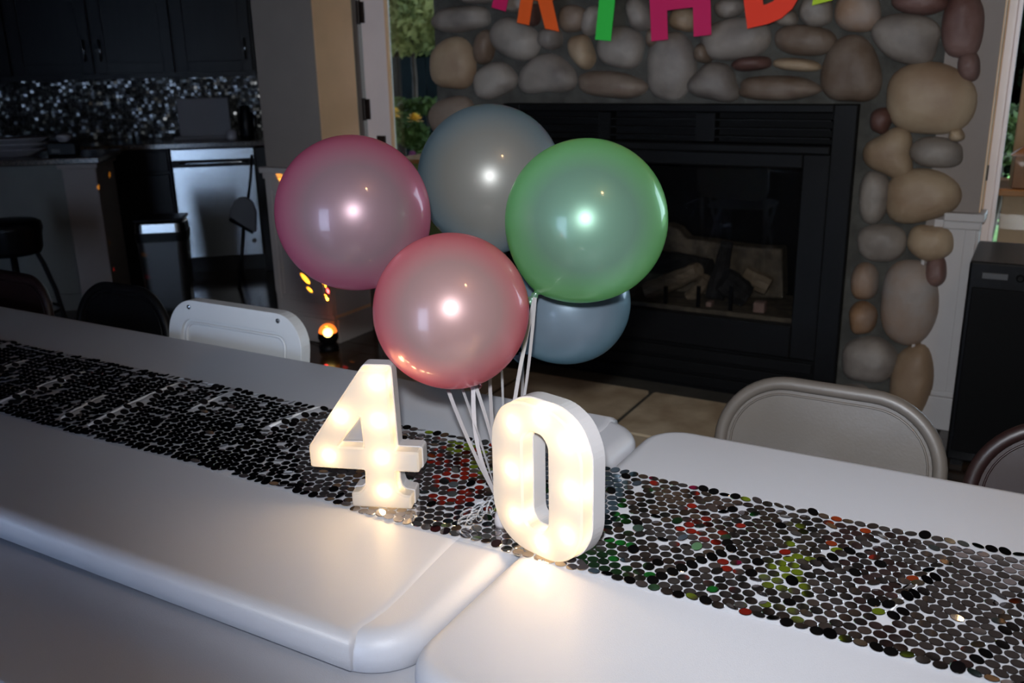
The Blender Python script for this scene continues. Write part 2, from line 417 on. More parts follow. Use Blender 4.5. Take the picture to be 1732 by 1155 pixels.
def door(name, x0, x1, zt, stile, hz, hinge_side, y=3.82):
    d = struct(name, MB().box(x0, x0 + stile, y, y + .04, 0, zt).box(x1 - stile, x1, y, y + .04, 0, zt)
               .box(x0 + stile, x1 - stile, y, y + .04, zt - .12, zt).box(x0 + stile, x1 - stile, y, y + .04, 0, .14), M['doorwhite'], bevel=.004)
    obj('pane', MB().box(x0 + stile, x1 - stile, y + .017, y + .022, .14, zt - .12), M['glass'], d)
    b = MB(); s = .014
    for (a, c, e, f) in ((x0 + stile, x0 + stile + s, .14, zt - .12), (x1 - stile - s, x1 - stile, .14, zt - .12), (x0 + stile, x1 - stile, .14, .14 + s), (x0 + stile, x1 - stile, zt - .12 - s, zt - .12)):
        b.box(a, c, y - .006, y + .01, e, f)
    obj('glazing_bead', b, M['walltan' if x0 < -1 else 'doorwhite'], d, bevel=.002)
    obj('threshold', MB().box(x0, x1, y - .03, y + .12, -.005, .03), M['cedar'], d, bevel=.004)
    hx = x0 - .004 if hinge_side < 0 else x1 + .004
    for z in hz:
        obj('hinge', MB().tube([(hx, y - .012, z - .055), (hx, y - .012, z + .055)], .011, 10).box(hx - .012, hx + .030, y - .010, y - .001, z - .05, z + .05), M['bronze'], d)
    return d
d1 = door('door_1', -3.035, -2.42, 2.1, .15, (.35, 1.165, 1.63), -1)
obj('latch_plate', MB().box(-2.97, -2.92, 3.806, 3.819, .985, 1.035), M['bronze'], d1, bevel=.002)
d2 = door('door_2', -.225, .85, 2.1, .083, (.35, .97, 1.8), -1)
obj('jamb', MB().box(-.215, -.170, 3.803, 3.818, 0, 2.1), M['walltan'], d2, bevel=.002)
obj('latch_plate', MB().box(-.186, -.168, 3.785, 3.802, .93, .985), M['bronze'], d2, bevel=.002)
struct('door_3', MB().box(-.50, -.29, 3.86, 3.90, 0, 2.1), M['glass'])
struct('wall_front_right', MB().box(.86, 2.6, 3.84, 3.94, 0, 2.12), M['wall'])

# ================================================================== fireplace
fp = thing('stone_fireplace', (-1.37, 3.7, 0), 'river stone fireplace with a black glass-fronted firebox, between two glazed doors', 'fireplace')
BX0, BX1, BZ = -2.115, -.612, 1.205
mo = MB().box(-2.49, BX0 - .001, 3.665, 4.25, 0, 2.75).box(BX1 + .001, -.33, 3.665, 4.25, 0, 2.75).box(BX0 - .001, BX1 + .001, 3.665, 4.25, BZ + .001, 2.75)
mo.box(BX0, BX1, 4.2, 4.25, 0, BZ)
obj('mortar_bed', mo, M['mortar'], fp)
def stone(cx, cy, w, h, rot, mi, a3=0, p3=0, depth=.075, ex=2.4, world=False, seed=None):
    rr = random.Random(seed if seed is not None else int(cx * 7 + cy * 13)); n = 30; rings = 8
    h2, h4, q2, q4 = rr.uniform(.0, .05), rr.uniform(.0, .03), rr.uniform(0, 6), rr.uniform(0, 6)
    ca, sa = math.cos(math.radians(rot)), math.sin(math.radians(rot)); out = []
    for j in range(n):
        t = 2 * PI * j / n; c, s = math.cos(t), math.sin(t)
        r = (abs(c) ** ex + abs(s) ** ex) ** (-1 / ex)
        r *= 1 + h2 * math.cos(3 * t + q2) + h4 * math.cos(5 * t + q4) + a3 * math.cos(3 * (t - math.radians(p3)))
        a, b = c * r * w / 2, s * r * h / 2
        px, py = cx + a * ca - b * sa, cy + a * sa + b * ca
        if world: out.append((px, py))
        else:
            P = ony(px, py, 3.61); out.append((P.x, P.z))
    ox = sum(p[0] for p in out) / n; oz = sum(p[1] for p in out) / n
    V = []; Fc = []; D = depth * rr.uniform(.85, 1.15); tx, tz = rr.uniform(-.10, .10), rr.uniform(-.10, .10)
    V.append((ox, 3.665 - D, oz))
    for i in range(1, rings + 1):
        q = i / rings
        for (x, z) in out:
            q1 = math.sin(q * PI / 2) ** .9
            X, Z = ox + (x - ox) * q1, oz + (z - oz) * q1
            d = D * max(0, 1 - q1 ** 3.2) ** .55
            d += (X - ox) * tx * (1 - q) + (Z - oz) * tz * (1 - q)
            d += .008 * noise.noise(Vector((X * 9, Z * 9, cx * .01))) * (1 - q ** 3) + .004 * noise.noise(Vector((X * 25, Z * 25, cx))) * (1 - q ** 3)
            V.append((X, 3.668 - d if i < rings else 3.70, Z))
    for j in range(n):
        Fc.append((0, 1 + j, 1 + (j + 1) % n))
        for i in range(rings - 1):
            a = 1 + i * n; b = a + n
            Fc.append((a + j, b + j, b + (j + 1) % n, a + (j + 1) % n))
    mb = MB(); mb.v = V; mb.f = Fc
    return obj('stone', mb, STONE[mi], fp, smooth=True)
G, T_, B_, RD, MX = 0, 1, 2, 3, 4
for s in [
    (771, 32, 100, 46, -6, G), (800, -6, 66, 24, 0, G), (758, 108, 76, 90, 0, T_), (811, 80, 33, 60, 8, B_), (863, 66, 90, 66, 30, G),
    (828, 137, 74, 60, -25, G), (924, 65, 38, 40, 0, G), (917, 128, 98, 68, -4, G, .08, 30), (977, 87, 40, 62, -22, T_), (961, 31, 48, 48, 0, B_, .08, 0),
    (1043, 80, 80, 74, 10, G), (1027, 144, 120, 46, 6, B_), (1128, 112, 84, 120, 4, G, .05, 90), (994, 34, 30, 54, 15, G), (1076, 22, 40, 66, -18, G),
    (757, 200, 78, 74, -10, B_), (868, 4, 60, 34, 0, G), (1203, 141, 84, 66, 10, G, .12, -90), (1238, 66, 122, 74, -8, G),
    (1266, 108, 68, 26, -5, RD), (1343, 110, 84, 23, 5, T_), (1357, 68, 108, 54, 4, B_), (1311, 150, 142, 44, 0, B_), (1150, 32, 50, 44, 10, T_),
    (1228, 13, 54, 34, -10, G), (1325, 30, 40, 30, 0, G), (1376, 18, 58, 56, 0, G), (1447, 18, 80, 76, 0, MX), (1436, 120, 104, 116, 0, B_, .10, -90),
    (1531, 64, 118, 88, 12, G, .03, 60), (1552, 0, 100, 50, 4, RD), (1627, 42, 74, 120, 6, RD), (1637, 112, 40, 56, 0, RD), (1572, 168, 158, 126, 4, T_),
    (1487, 205, 38, 46, 20, RD), (1503, 262, 84, 84, 0, T_, .13, 60), (1582, 260, 94, 54, 4, G), (1616, 230, 28, 24, 0, T_),
    (1475, 336, 54, 92, 6, G), (1556, 334, 132, 92, -8, T_, .07, 20), (1488, 414, 86, 66, 0, G), (1572, 414, 82, 62, 4, T_), (1459, 480, 48, 64, 4, MX),
    (1536, 516, 102, 148, 4, MX, .05, 90), (1580, 462, 40, 60, 12, RD), (1456, 542, 48, 56, 0, MX), (1467, 614, 98, 78, 4, G), (1541, 648, 76, 124, 8, T_, .05, -60),
    (1435, 680, 70, 50, 0, G), (1185, 90, 30, 36, 0, B_), (1100, 64, 24, 36, 0, B_), (893, 24, 24, 40, 0, RD)]:
    a = list(s) + [0, 0]
    stone(*a[:6], a3=a[6], p3=a[7])
# courses that the balloons hide, left of the firebox
for i, (x, z, w_, h_, mi) in enumerate([(-2.40, .88, .22, .16, G), (-2.22, .98, .14, .20, B_), (-2.28, .70, .30, .17, T_), (-2.46, .72, .09, .14, G), (-2.38, .50, .25, .2, G),
                                       (-2.20, .52, .12, .18, MX), (-2.26, .31, .26, .16, B_), (-2.46, .30, .12, .2, T_), (-2.36, .11, .27, .2, G), (-2.18, .12, .11, .18, T_)]):
    stone(x, z, w_, h_, 0, mi, world=True, seed=300 + i)
# courses above the picture
z = 1.72; i = 0
while z < 2.72:
    x = -2.5; rh = R_.uniform(.15, .22)
    while x < -.36:
        ww = min(R_.uniform(.16, .34), -.24 - x)
        stone(x + ww / 2, z + rh / 2 + R_.uniform(-.02, .02), ww * .97, rh * 1.0, R_.uniform(-8, 8), R_.choice([G, G, T_, B_, RD, MX]), world=True, seed=500 + i, a3=R_.uniform(0, .06), p3=R_.uniform(0, 90))
        x += ww; i += 1
    z += rh
# firebox
yF = 3.625
of = MB()
of.box(BX0, BX0 + .085, yF, 3.78, 0, BZ).box(BX1 - .085, BX1, yF, 3.78, 0, BZ).box(BX0 + .085, BX1 - .085, yF, 3.78, BZ - .03, BZ)
obj('outer_frame', of, M['fpsat'], fp, bevel=.004)
ix0, ix1 = BX0 + .085, BX1 - .085
obj('air_grille', MB().box(ix0, ix1, 3.70, 3.74, 1.055, BZ - .03), M['fpblack'], fp)
for k in range(3):
    obj('grille_louver', MB().box(ix0 + .01, ix1 - .01, 3.645, 3.70, 1.075 + k * .033, 1.081 + k * .033), M['fpsat'], fp)
for a_, b_ in ((-1.66, -1.60), (-1.23, -1.15)): obj('grille_bracket', MB().box(a_, b_, 3.64, 3.70, 1.06, 1.17), M['fpsat'], fp)
obj('hood_bar', MB().box(ix0, ix1, 3.61, 3.70, 1.022, 1.055), M['fpsat'], fp, bevel=.006)
gx0, gx1, gz0, gz1 = -1.93, -.80, .335, .965
dfm = MB().box(ix0, gx0, 3.64, 3.69, .20, 1.02).box(gx1, ix1, 3.64, 3.69, .20, 1.02).box(gx0, gx1, 3.64, 3.69, gz1, 1.02).box(gx0, gx1, 3.64, 3.69, .20, gz0)
dr = obj('glass_door', dfm, M['fpsat'], fp, bevel=.005)
obj('glass_pane', MB().box(gx0 - .01, gx1 + .01, 3.672, 3.677, gz0 - .01, gz1 + .01), M['fglass'], fp)
obj('lower_panel', MB().box(ix0, ix1, 3.655, 3.70, .0, .195), M['fpblack'], fp)
for k in range(3):
    obj('panel_slat', MB().box(ix0 + .01, ix1 - .01, 3.643, 3.656, .02 + k * .06, .065 + k * .06), M['fpsat'], fp, bevel=.003)
bx = MB().box(gx0 - .1, gx1 + .1, 4.13, 4.15, .25, 1.02).box(gx0 - .1, gx0 - .08, 3.70, 4.13, .25, 1.02).box(gx1 + .06, gx1 + .08, 3.70, 4.13, .25, 1.02).box(gx0 - .1, gx1 + .1, 3.70, 4.13, 1.0, 1.02)
obj('firebox_liner', bx, M['fpblack'], fp)
obj('burner_tray', MB().box(gx0 - .08, gx1 + .06, 3.70, 4.13, .25, gz0 + .005), M['board'], fp)
obj('tray_edge', MB().box(gx0, gx1, 3.69, 3.705, gz0, gz0 + .018), M['board'], fp)
P = [ony(x, y, 4.0) for x, y in [(1040, 385), (1085, 398), (1110, 382), (1128, 380), (1146, 388), (1160, 404), (1200, 408), (1232, 414), (1280, 420), (1322, 421), (1324, 505), (1040, 500)]]
obj('rear_log', MB().plate([(p.x, p.z) for p in P], [], lambda a, b, d: Vector((a, d, b)), 4.0, 4.1), M['board'], fp, bevel=.008)
def log(p0, p1, Y0, Y1, r0, r1, m, lbl=None, n=10):
    a = ony(*p0, Y0); b = ony(*p1, Y1); K = 9; pts = []; rad = []
    for i in range(K):
        t = i / (K - 1); q = a.lerp(b, t); q += Vector((noise.noise(q * 9), noise.noise(q * 9 + Vector((5, 0, 0))), noise.noise(q * 9 + Vector((0, 7, 0))))) * .012
        pts.append(q); rad.append((r0 + (r1 - r0) * t) * (1 + .18 * noise.noise(q * 22)))
    o = obj('log', MB().tube(pts, rad, n), m, fp, smooth=False)
    if lbl: o['label'] = lbl
log((1098, 492), (1184, 456), 3.86, 3.82, .045, .035, M['logtan'], 'pale split log lying diagonally')
log((1090, 440), (1200, 452), 3.95, 3.93, .05, .045, M['logdark'], 'charred log across the back')
log((1207, 505), (1232, 408), 3.84, 3.90, .045, .024, M['logdark'], 'charred log standing upright')
log((1225, 470), (1265, 500), 3.80, 3.84, .06, .055, M['logdark'])
log((1262, 470), (1300, 485), 3.94, 3.94, .05, .04, M['logtan'])
log((1168, 500), (1195, 470), 3.90, 3.88, .03, .025, M['logtan'])
for x, y in ((1200, 519), (1285, 519)):
    p = ony(x, y, 3.80); s_ = .024 if x > 1250 else .013
    obj('ember_block', MB().box(p.x - s_, p.x + s_, 3.78, 3.83, gz0, gz0 + s_ * 2), M['ember'], fp, bevel=.006)
for x in (1126, 1181, 1236):
    p = ony(x, 512, 3.76); obj('andiron', MB().box(p.x - .007, p.x + .007, 3.75, 3.765, gz0, p.z + .075), M['black'], fp)

# hearth of flagstones, level with the floor
hearth = struct('floor_hearth', MB().box(FX0, FX1, 2.575, 3.665, -.012, .002), M['grout'])
xs = [FX0, -1.945, -1.335, -.73, FX1]
for i in range(4):
    for (a, b) in ((2.58, 3.03), (3.045, 3.515)):
        pts = roundpoly([(xs[i] + .012, a + .004), (xs[i + 1] - .012, a + .002), (xs[i + 1] - .013, b), (xs[i] + .010, b - .006)], .02)
        obj('tile', MB().plate(pts, [], lambda u, v, d: Vector((u, v, d)), .0, .011 + R_.uniform(-.001, .001)), M['hearth'], hearth, bevel=.003)

# ================================================================== banners
def bowl(x0, x1, z0, z1, sw, n=9):
    r = (z1 - z0) / 2; cx = x1 - min(r, x1 - x0); cz = (z0 + z1) / 2; rx = x1 - cx
    o = [(x0, z1)] + [(cx + rx * math.sin(PI * k / n), cz + r * math.cos(PI * k / n)) for k in range(n + 1)] + [(x0, z0)]
    ri, rxi = r - sw, max(rx - sw, .01)
    h = [(x0 + sw, z1 - sw)] + [(max(cx, x0 + sw) + rxi * math.sin(PI * k / n), cz + ri * math.cos(PI * k / n)) for k in range(n + 1)] + [(x0 + sw, z0 + sw)]
    return o, h
def glyph(ch):
    """polygons (outer, holes) in a box 0..w, 0..0.27"""
    H, s = .27, .068
    if ch == 'I': return .07, [([(0, 0), (.07, 0), (.07, H), (0, H)], [])]
    if ch == 'T': return .20, [([(.066, 0), (.134, 0), (.134, H - s), (.2, H - s), (.2, H), (0, H), (0, H - s), (.066, H - s)], [])]
    if ch == 'H': return .238, [([(0, 0), (s, 0), (s, .105), (.17, .105), (.17, 0), (.238, 0), (.238, H), (.17, H), (.17, .165), (s, .165), (s, H), (0, H)], [])]
    if ch == 'D':
        o, h = bowl(0, .215, 0, H, s); return .215, [(o, [h])]
    if ch == 'P':
        o, h = bowl(0, .19, .105, H, .055); return .19, [(o, [h]), ([(0, 0), (s, 0), (s, .12), (0, .12)], [])]
    if ch == 'R':
        o, h = bowl(0, .19, .10, H, .055)
        return .20, [(o, [h]), ([(0, 0), (.058, 0), (.058, .11), (0, .11)], []), ([(.075, .11), (.135, 0), (.20, 0), (.145, .11)], [])]
    if ch == 'B':
        o, h = bowl(0, .18, .125, H, .05); o2, h2 = bowl(0, .195, 0, .145, .05); return .195, [(o, [h]), (o2, [h2])]
    if ch == 'A': return .25, [([(0, 0), (.07, 0), (.09, .06), (.16, .06), (.18, 0), (.25, 0), (.16, H), (.09, H)], [[(.106, .11), (.144, .11), (.125, .18)]])]
    if ch == 'Y': return .22, [([(.076, 0), (.144, 0), (.144, .12), (.22, H), (.145, H), (.11, .185), (.075, H), (0, H), (.076, .12)], [])]
cname = {'lp': 'magenta', 'lo': 'orange', 'lg': 'bright green', 'lr': 'red', 'ly': 'yellow-green'}
def banner(letters, label, y, ends):
    root = thing('letter_banner', (-1.4, y, 1.5), label, 'banner')
    tops = []
    for ch, col, px_, pz, ang in letters:       # px_, pz: bottom left corner of the letter
        wd, polys = glyph(ch); a = math.radians(ang); mb = MB()
        fr = lambda u, v, d: Vector((px_ + u * math.cos(a) - v * math.sin(a), y + d, pz + u * math.sin(a) + v * math.cos(a)))
        for k, (o, h) in enumerate(polys): mb.plate(o, h, fr, -.001 - k * .0002, .001 + k * .0002)
        l = obj('letter', mb, M[col], root); l['label'] = f'{cname[col]} letter {ch}'
        tops += [fr(.012, .262, -.002), fr(wd - .012, .262, -.002)]
    obj('string', MB().tube([ends[0]] + tops + [ends[1]], .0018, 6), M['ribbon'], root)
YB = 3.50
banner([('B', 'ly', -2.42, 1.70, -17), ('I', 'lp', -2.085, 1.60, -16), ('R', 'lo', -1.965, 1.535, -12), ('T', 'lg', -1.675, 1.465, -6), ('H', 'lp', -1.372, 1.445, 4),
        ('D', 'lr', -1.000, 1.478, 11), ('A', 'ly', -.775, 1.548, 12), ('Y', 'lo', -.53, 1.63, 15)],
       'string of bright card letters hanging low across the stone chimney breast', YB, ((-2.45, YB, 2.1), (-.33, YB, 2.03)))
banner([('H', 'lr', -2.50, 2.05, -9), ('A', 'ly', -2.12, 2.0, -4), ('P', 'lg', -1.56, 1.96, 0), ('P', 'lr', -1.12, 1.97, 4), ('Y', 'ly', -.80, 2.02, 8)],
       'upper string of bright card letters spelling HAPPY, above the picture', YB, ((-2.56, YB, 2.45), (-.33, YB, 2.4)))

# ================================================================== tables
TZ = .74
def table_top(x0, x1, y0, y1, z, th, rc, outline=None, lip=.012, grow=0.0, bottom=True):
    base = outline or rrect(x0, x1, y0, y1, rc, 10); mb = MB(); n = len(base)
    prof = [(lip + .004, .0)] + [(lip * (1 - math.sin(a)), -lip * (1 - math.cos(a))) for a in [PI / 2 * k / 5 for k in range(6)]] + [(.0, -th * .6), (.003, -th + .003), (.006, -th)]
    prof = [prof[0]] + prof[1:]
    loops = []
    for ins, dz in prof:
        lp = offset(base, -ins + grow); loops.append([(p[0], p[1], z + dz + grow) for p in lp])
    V = [p for l in loops for p in l]; Fc = []
    for i in range(len(loops) - 1):
        for j in range(n): Fc.append((i * n + j, i * n + (j + 1) % n, (i + 1) * n + (j + 1) % n, (i + 1) * n + j))
    Fc.append(tuple(range(n)))
    if bottom: Fc.append(tuple((len(loops) - 1) * n + j for j in reversed(range(n))))
    mb.v = V; mb.f = Fc; return mb
def table_legs(root, xs, y0, y1, ztop):
    for x in xs:
        for y in (y0, y1):
            obj('leg', MB().tube([(x, y, 0), (x, y, ztop)], .0145, 10), M['legmetal'], root, smooth=True)
        obj('leg_brace', MB().tube([(x, y0, .18), (x, y1, .18)], .011, 8), M['legmetal'], root, smooth=True)
        obj('leg_brace', MB().tube([(x, y0, ztop - .05), (x, y1, ztop - .05)], .011, 8), M['legmetal'], root, smooth=True)
LX1, RX0 = -.566, -.556
tl = thing('folding_table', (-1.78, 1.09, 0), 'white plastic folding table on the left, its rounded end butted against the other table', 'table', 'white folding tables set end to end')
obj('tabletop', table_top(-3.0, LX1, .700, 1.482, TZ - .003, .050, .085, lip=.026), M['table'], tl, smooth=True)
ridge = [(-.634, .700), (-.6335, .715), (-.628, .742), (-.626, .77), (-.629, .81), (-.636, .87), (-.643, .94), (-.646, 1.02)]
ridge = ridge + [(x, 2.182 - y) for x, y in reversed(ridge)]
cov = ridge + [p for p in rrect(-3.0, LX1, .700, 1.482, .085, 10) if p[0] < -2]
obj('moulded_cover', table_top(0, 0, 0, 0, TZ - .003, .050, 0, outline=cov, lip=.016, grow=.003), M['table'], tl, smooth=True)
table_legs(tl, (-2.7, -.80), .93, 1.40, TZ - .05)
tr = thing('folding_table', (.66, 1.09, 0), 'white plastic folding table on the right, nearest to the camera', 'table', 'white folding tables set end to end')
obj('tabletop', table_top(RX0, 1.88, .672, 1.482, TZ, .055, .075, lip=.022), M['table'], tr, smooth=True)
table_legs(tr, (-.30, 1.6), .80, 1.38, TZ - .05)
t3 = thing('folding_table', (-1.4, .68, 0), 'lower white table whose edge shows under the near edge of the left table', 'table')
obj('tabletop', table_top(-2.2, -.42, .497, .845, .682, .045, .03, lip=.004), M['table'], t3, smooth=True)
table_legs(t3, (-2.0, -.62), .56, .80, .64)

# ================================================================== sequin runner
RYC, RHW = 1.108, .150
def crease(x, y):
    """height of the runner above the table"""
    h = 0.0015 + .0008 * noise.noise(Vector((x * 6, y * 6, 0)))
    for (cx, sl, w_, hh, y0, y1) in CR_:
        d = (x - cx - sl * (y - RYC)) / w_
        t = max(0, 1 - abs((y - (y0 + y1) / 2) / ((y1 - y0) / 2)) ** 4)
        h += hh * math.exp(-d * d) * t
    return h
CR_ = [(-2.35, .1, .012, .007, .95, 1.2), (-2.12, -.1, .012, .008, 1.05, 1.27), (-1.96, -.1, .012, .008, .95, 1.2), (-1.765, -.09, .013, .009, .96, 1.20), (-1.60, -.30, .010, .006, .97, 1.12), (-1.50, -.14, .013, .010, .97, 1.25),
       (-1.375, 0, .009, .006, 1.12, 1.26), (-1.175, .15, .012, .008, 1.12, 1.27), (-.985, .1, .008, .004, 1.10, 1.2), (-.62, .2, .009, .003, .95, 1.26),
       (-.29, .55, .008, .004, .96, 1.10), (-.19, .6, .008, .004, 1.08, 1.22), (-.07, .3, .008, .004, 1.02, 1.2), (.04, .3, .010, .003, .95, 1.25), (.3, .3, .012, .004, .95, 1.27)]
def rx(y_, x): return .004 * math.sin(x * 7) + .003 * math.sin(x * 17 + 1) if abs(y_) > .9 else 0
runner = thing('table_runner', (-1.2, RYC, TZ), 'silver sequin table runner lying down the middle of both tables', 'table runner')
net = MB(); NX, NY = 300, 22
for i in range(NX + 1):
    x = -2.95 + 3.55 * i / NX
    for j in range(NY + 1):
        s = -1 + 2 * j / NY; y = RYC + s * (RHW + .008) + .5 * rx(1, x) * s
        net.v.append((x, y, TZ + crease(x, y) * .9))
for i in range(NX):
    for j in range(NY):
        a = i * (NY + 1) + j; net.f.append((a, a + NY + 1, a + NY + 2, a + 1))
obj('net_backing', net, M['net'], runner, smooth=True, fix=False)
for c in CR_:
    if c[3] < .0035: continue
    mb = MB(); K = 18; n_ = 5
    for i in range(K + 1):
        y = c[4] + .012 + (c[5] - c[4] - .024) * i / K; w2 = c[2] * (.35 + .25 * noise.noise(Vector((c[0], y * 30, 0)))) * (1 if c[3] > .0055 else .45)
        for q in range(n_ + 1):
            dx = (-1 + 2 * q / n_) * w2; x = c[0] + c[1] * (y - RYC) + dx + .002 * noise.noise(Vector((y * 25, c[0] * 5, 0)))
            mb.v.append((x, y, TZ + crease(x, y) + .0012 + .0015 * noise.noise(Vector((x * 90, y * 60, 3)))))
    for i in range(K):
        for q in range(n_): a = i * (n_ + 1) + q; mb.f.append((a, a + 1, a + n_ + 2, a + n_ + 1))
    obj('gathered_fold', mb, M['fold'], runner, smooth=True, fix=False)
DR = .0080
unit = [(math.cos(2 * PI * k / 14) * DR, math.sin(2 * PI * k / 14) * DR) for k in range(14)]
def disc_frame(x, y, tx, ty, lift):
    e = .002; gx = (crease(x + e, y) - crease(x - e, y)) / (2 * e); gy = (crease(x, y + e) - crease(x, y - e)) / (2 * e)
    gx = max(-.6, min(.6, gx)) + tx; gy = max(-.6, min(.6, gy)) + ty
    n = Vector((-gx, -gy, 1)).normalized(); u = Vector((1, 0, gx)).normalized(); v = n.cross(u)
    mn = DR * (abs(tx) + abs(ty)) * .8
    return Vector((x, y, TZ + crease(x, y) + .0012 + mn + lift)), u, v, n
discs = []
px_, py_ = .0164, .0146
ny = int(2 * RHW / py_)
for i in range(int(3.5 / px_)):
    x = -2.93 + i * px_
    if -.574 < x < -.552 and False: continue
    for j in range(ny + 1):
        y = RYC - RHW + j * py_ + R_.uniform(-.0008, .0008) + .0015 * math.sin(x * 9 + j * .35)
        xx = x + (.5 * px_ if j % 2 else 0) + R_.uniform(-.001, .001)
        if R_.random() < .007: continue
        if any(abs(xx - c[0] - c[1] * (y - RYC)) < c[2] * .55 and c[4] + .01 < y < c[5] - .01 and c[3] > .0055 for c in CR_) and R_.random() < .9: continue
        edge = j in (0, ny)
        sig = .012 if R_.random() < .86 else .16
        if edge: sig = .12
        tx, ty = R_.gauss(0, sig), R_.gauss(0, sig)
        discs.append((xx, y + .35 * rx(1, x) * (1 if j > ny / 2 else -1), tx, ty, R_.uniform(0, .0006) + (.0012 if sig > .05 else 0)))
# discs under the standing digits would poke into them: keep flat there
D4 = Vector((-.80, .985)); D0 = Vector((-.52, .975))
def near_digit(x, y):
    a4 = math.radians(21.2); a0 = math.radians(-14.7); r = False
    for (o, ang, l0, l1) in ((Vector((-.8343, .9554)), a4, -.01, .10), (Vector((-.5517, .9652)), a0, -.02, .085)):
        d = Vector((x, y)) - o; s = d.x * math.cos(ang) + d.y * math.sin(ang); t = -d.x * math.sin(ang) + d.y * math.cos(ang)
        if l0 < s < l1 and -.012 < t < .052: r = True
    return r
fin = []
for (x, y, tx, ty, lf) in discs:
    if near_digit(x, y): fin.append((x, y, 0, 0, -.001))
    else: fin.append((x, y, tx, ty, lf))
vis = sorted(fin, key=lambda d: (0 if d[0] < .06 else 1, math.hypot(d[0], d[1])))
nearest = vis[:300]; rest = vis[300:]
dm = bpy.data.meshes.new('sequin'); dm.from_pydata([(a, b, 0.0) for a, b in unit] + [(a * .93, b * .93, .0003) for a, b in unit], [],
     [tuple(range(14, 28))] + [(k, (k + 1) % 14, 14 + (k + 1) % 14, 14 + k) for k in range(14)])
dm.materials.append(M['mirror'])
ro = runner.location
for (x, y, tx, ty, lf) in nearest:
    p, u, v, n = disc_frame(x, y, tx, ty, lf)
    o = bpy.data.objects.new('sequin', dm); COL.objects.link(o); o.parent = runner
    o.matrix_local = Matrix.Translation(p - ro) @ Matrix((u, v, n)).transposed().to_4x4()
sm = MB()
for (x, y, tx, ty, lf) in rest:
    p, u, v, n = disc_frame(x, y, tx, ty, lf); o = len(sm.v)
    sm.v += [tuple(p + u * a + v * b) for a, b in unit] + [tuple(p + u * a * .93 + v * b * .93 + n * .0003) for a, b in unit]
    sm.f.append(tuple(range(o + 14, o + 28)))
    sm.f += [(o + k, o + (k + 1) % 14, o + 14 + (k + 1) % 14, o + 14 + k) for k in range(14)]
obj('sequins', sm, M['mirror'], runner, fix=False)['kind'] = 'stuff'

# ================================================================== marquee digits
def digit(name, label, A, ang, outer, holes, bulbs, zb):
    root = thing(name, (A[0], A[1], zb), label, 'light')
    u = Vector((math.cos(ang), math.sin(ang), 0)); bk = Vector((-math.sin(ang), math.cos(ang), 0)); A3 = Vector((A[0], A[1], zb))
    fr = lambda a, b, d: A3 + u * a + Vector((0, 0, b)) + bk * d
    # front cover: rounded front edge, hollow, with the lamps inside
    mb = MB(); loops = [outer] + holes
    inner = [offset(outer, -.003)] + [offset(h, .003) if False else offset(h, .003) for h in holes]
    hol_in = [offset(h, .003) for h in holes]
    mb2 = MB()
    flat_out = [outer] + holes; flat_in = [offset(outer, -.0028)] + [offset(h, .0028) for h in holes]
    tri = tessellate_polygon([[Vector((p[0], p[1], 0)) for p in l] for l in flat_in])
    fi = [p for l in flat_in for p in l]; fo = [p for l in flat_out for p in l]; n = len(fi)
    mb2.v = [tuple(fr(p[0], p[1], 0)) for p in fi] + [tuple(fr(p[0], p[1], .0028)) for p in fo] + [tuple(fr(p[0], p[1], .022)) for p in fo]
    mb2.f = [tuple(t) for t in tri]; k = 0
    for l in flat_in:
        m = len(l)
        for i in range(m):
            j = (i + 1) % m; mb2.f += [(k + i, k + j, n + k + j, n + k + i), (n + k + i, n + k + j, 2 * n + k + j, 2 * n + k + i)]
        k += m
    obj('front_cover', mb2, M['cover'], root)
    so = offset(outer, .0018); so = [(a, max(b, 0.0)) for a, b in so]
    sh = [offset(h, -.0018) for h in holes]
    obj('back_shell', MB().plate(so, sh, fr, .021, .044), M['shell'], root, bevel=.0012)
    for (a, b) in bulbs:
        c = fr(a, b, .0005)
        prof = [(.0082 * math.cos(t), .0070 * math.sin(t)) for t in [PI / 2 * q / 5 for q in range(5)]] + [(.0004, .0070)]
        obj('bulb', MB().lathe(prof, c, -bk, 12), M['bulb'], root, smooth=True)
        l = add_light('bulb_glow', 'POINT', fr(a, b, .014) - A3, BULB_W, (1.0, .66, .30), .004); l.parent = root
    return root
BULB_W = .023
A4 = Vector((-.8343, .9554)); a4 = math.radians(21.2); n4 = Vector((math.sin(a4), -math.cos(a4), 0))
def on4(x, y, A=A4, a=a4):
    n = Vector((math.sin(a), -math.cos(a), 0)); p = onpl(x, y, Vector((A.x, A.y, .744)), n)
    return ((p.x - A.x) * math.cos(a) + (p.y - A.y) * math.sin(a), p.z - .744)
o4 = [(0, 0), (.0910, 0), (.0915, .0215), (.080, .0225), (.0725, .028), (.0700, .0385), (.0703, .0600), (.1062, .0600), (.1062, .0918), (.0695, .0918), (.0660, .2172), (.0262, .2172),
      (-.0603, .0945), (-.0597, .0615), (.0235, .0600), (.0225, .0370), (.0185, .0290), (.012, .0235), (.0005, .0228)]
o4r = roundpoly(o4, [.002, .002, .002, .003, .003, .003, .003, .004, .004, .003, .004, .004, .005, .004, .003, .003, .003, .003, .002], 3)
h4 = [roundpoly([(.0215, .1440), (.0240, .0960), (-.0150, .0962)], .003, 3)]
digit('marquee_digit', 'glowing white marquee number 4 standing on the sequin runner, left of the 0', A4, a4, o4r, h4,
      [on4(*p) for p in ((636, 648), (576, 705), (640, 712), (556, 771), (646, 774), (650, 831))], .7445)
A0 = Vector((-.5517, .9652)); a0 = math.radians(-14.7)
c0, hw, H0 = .0290, .0805, .2135
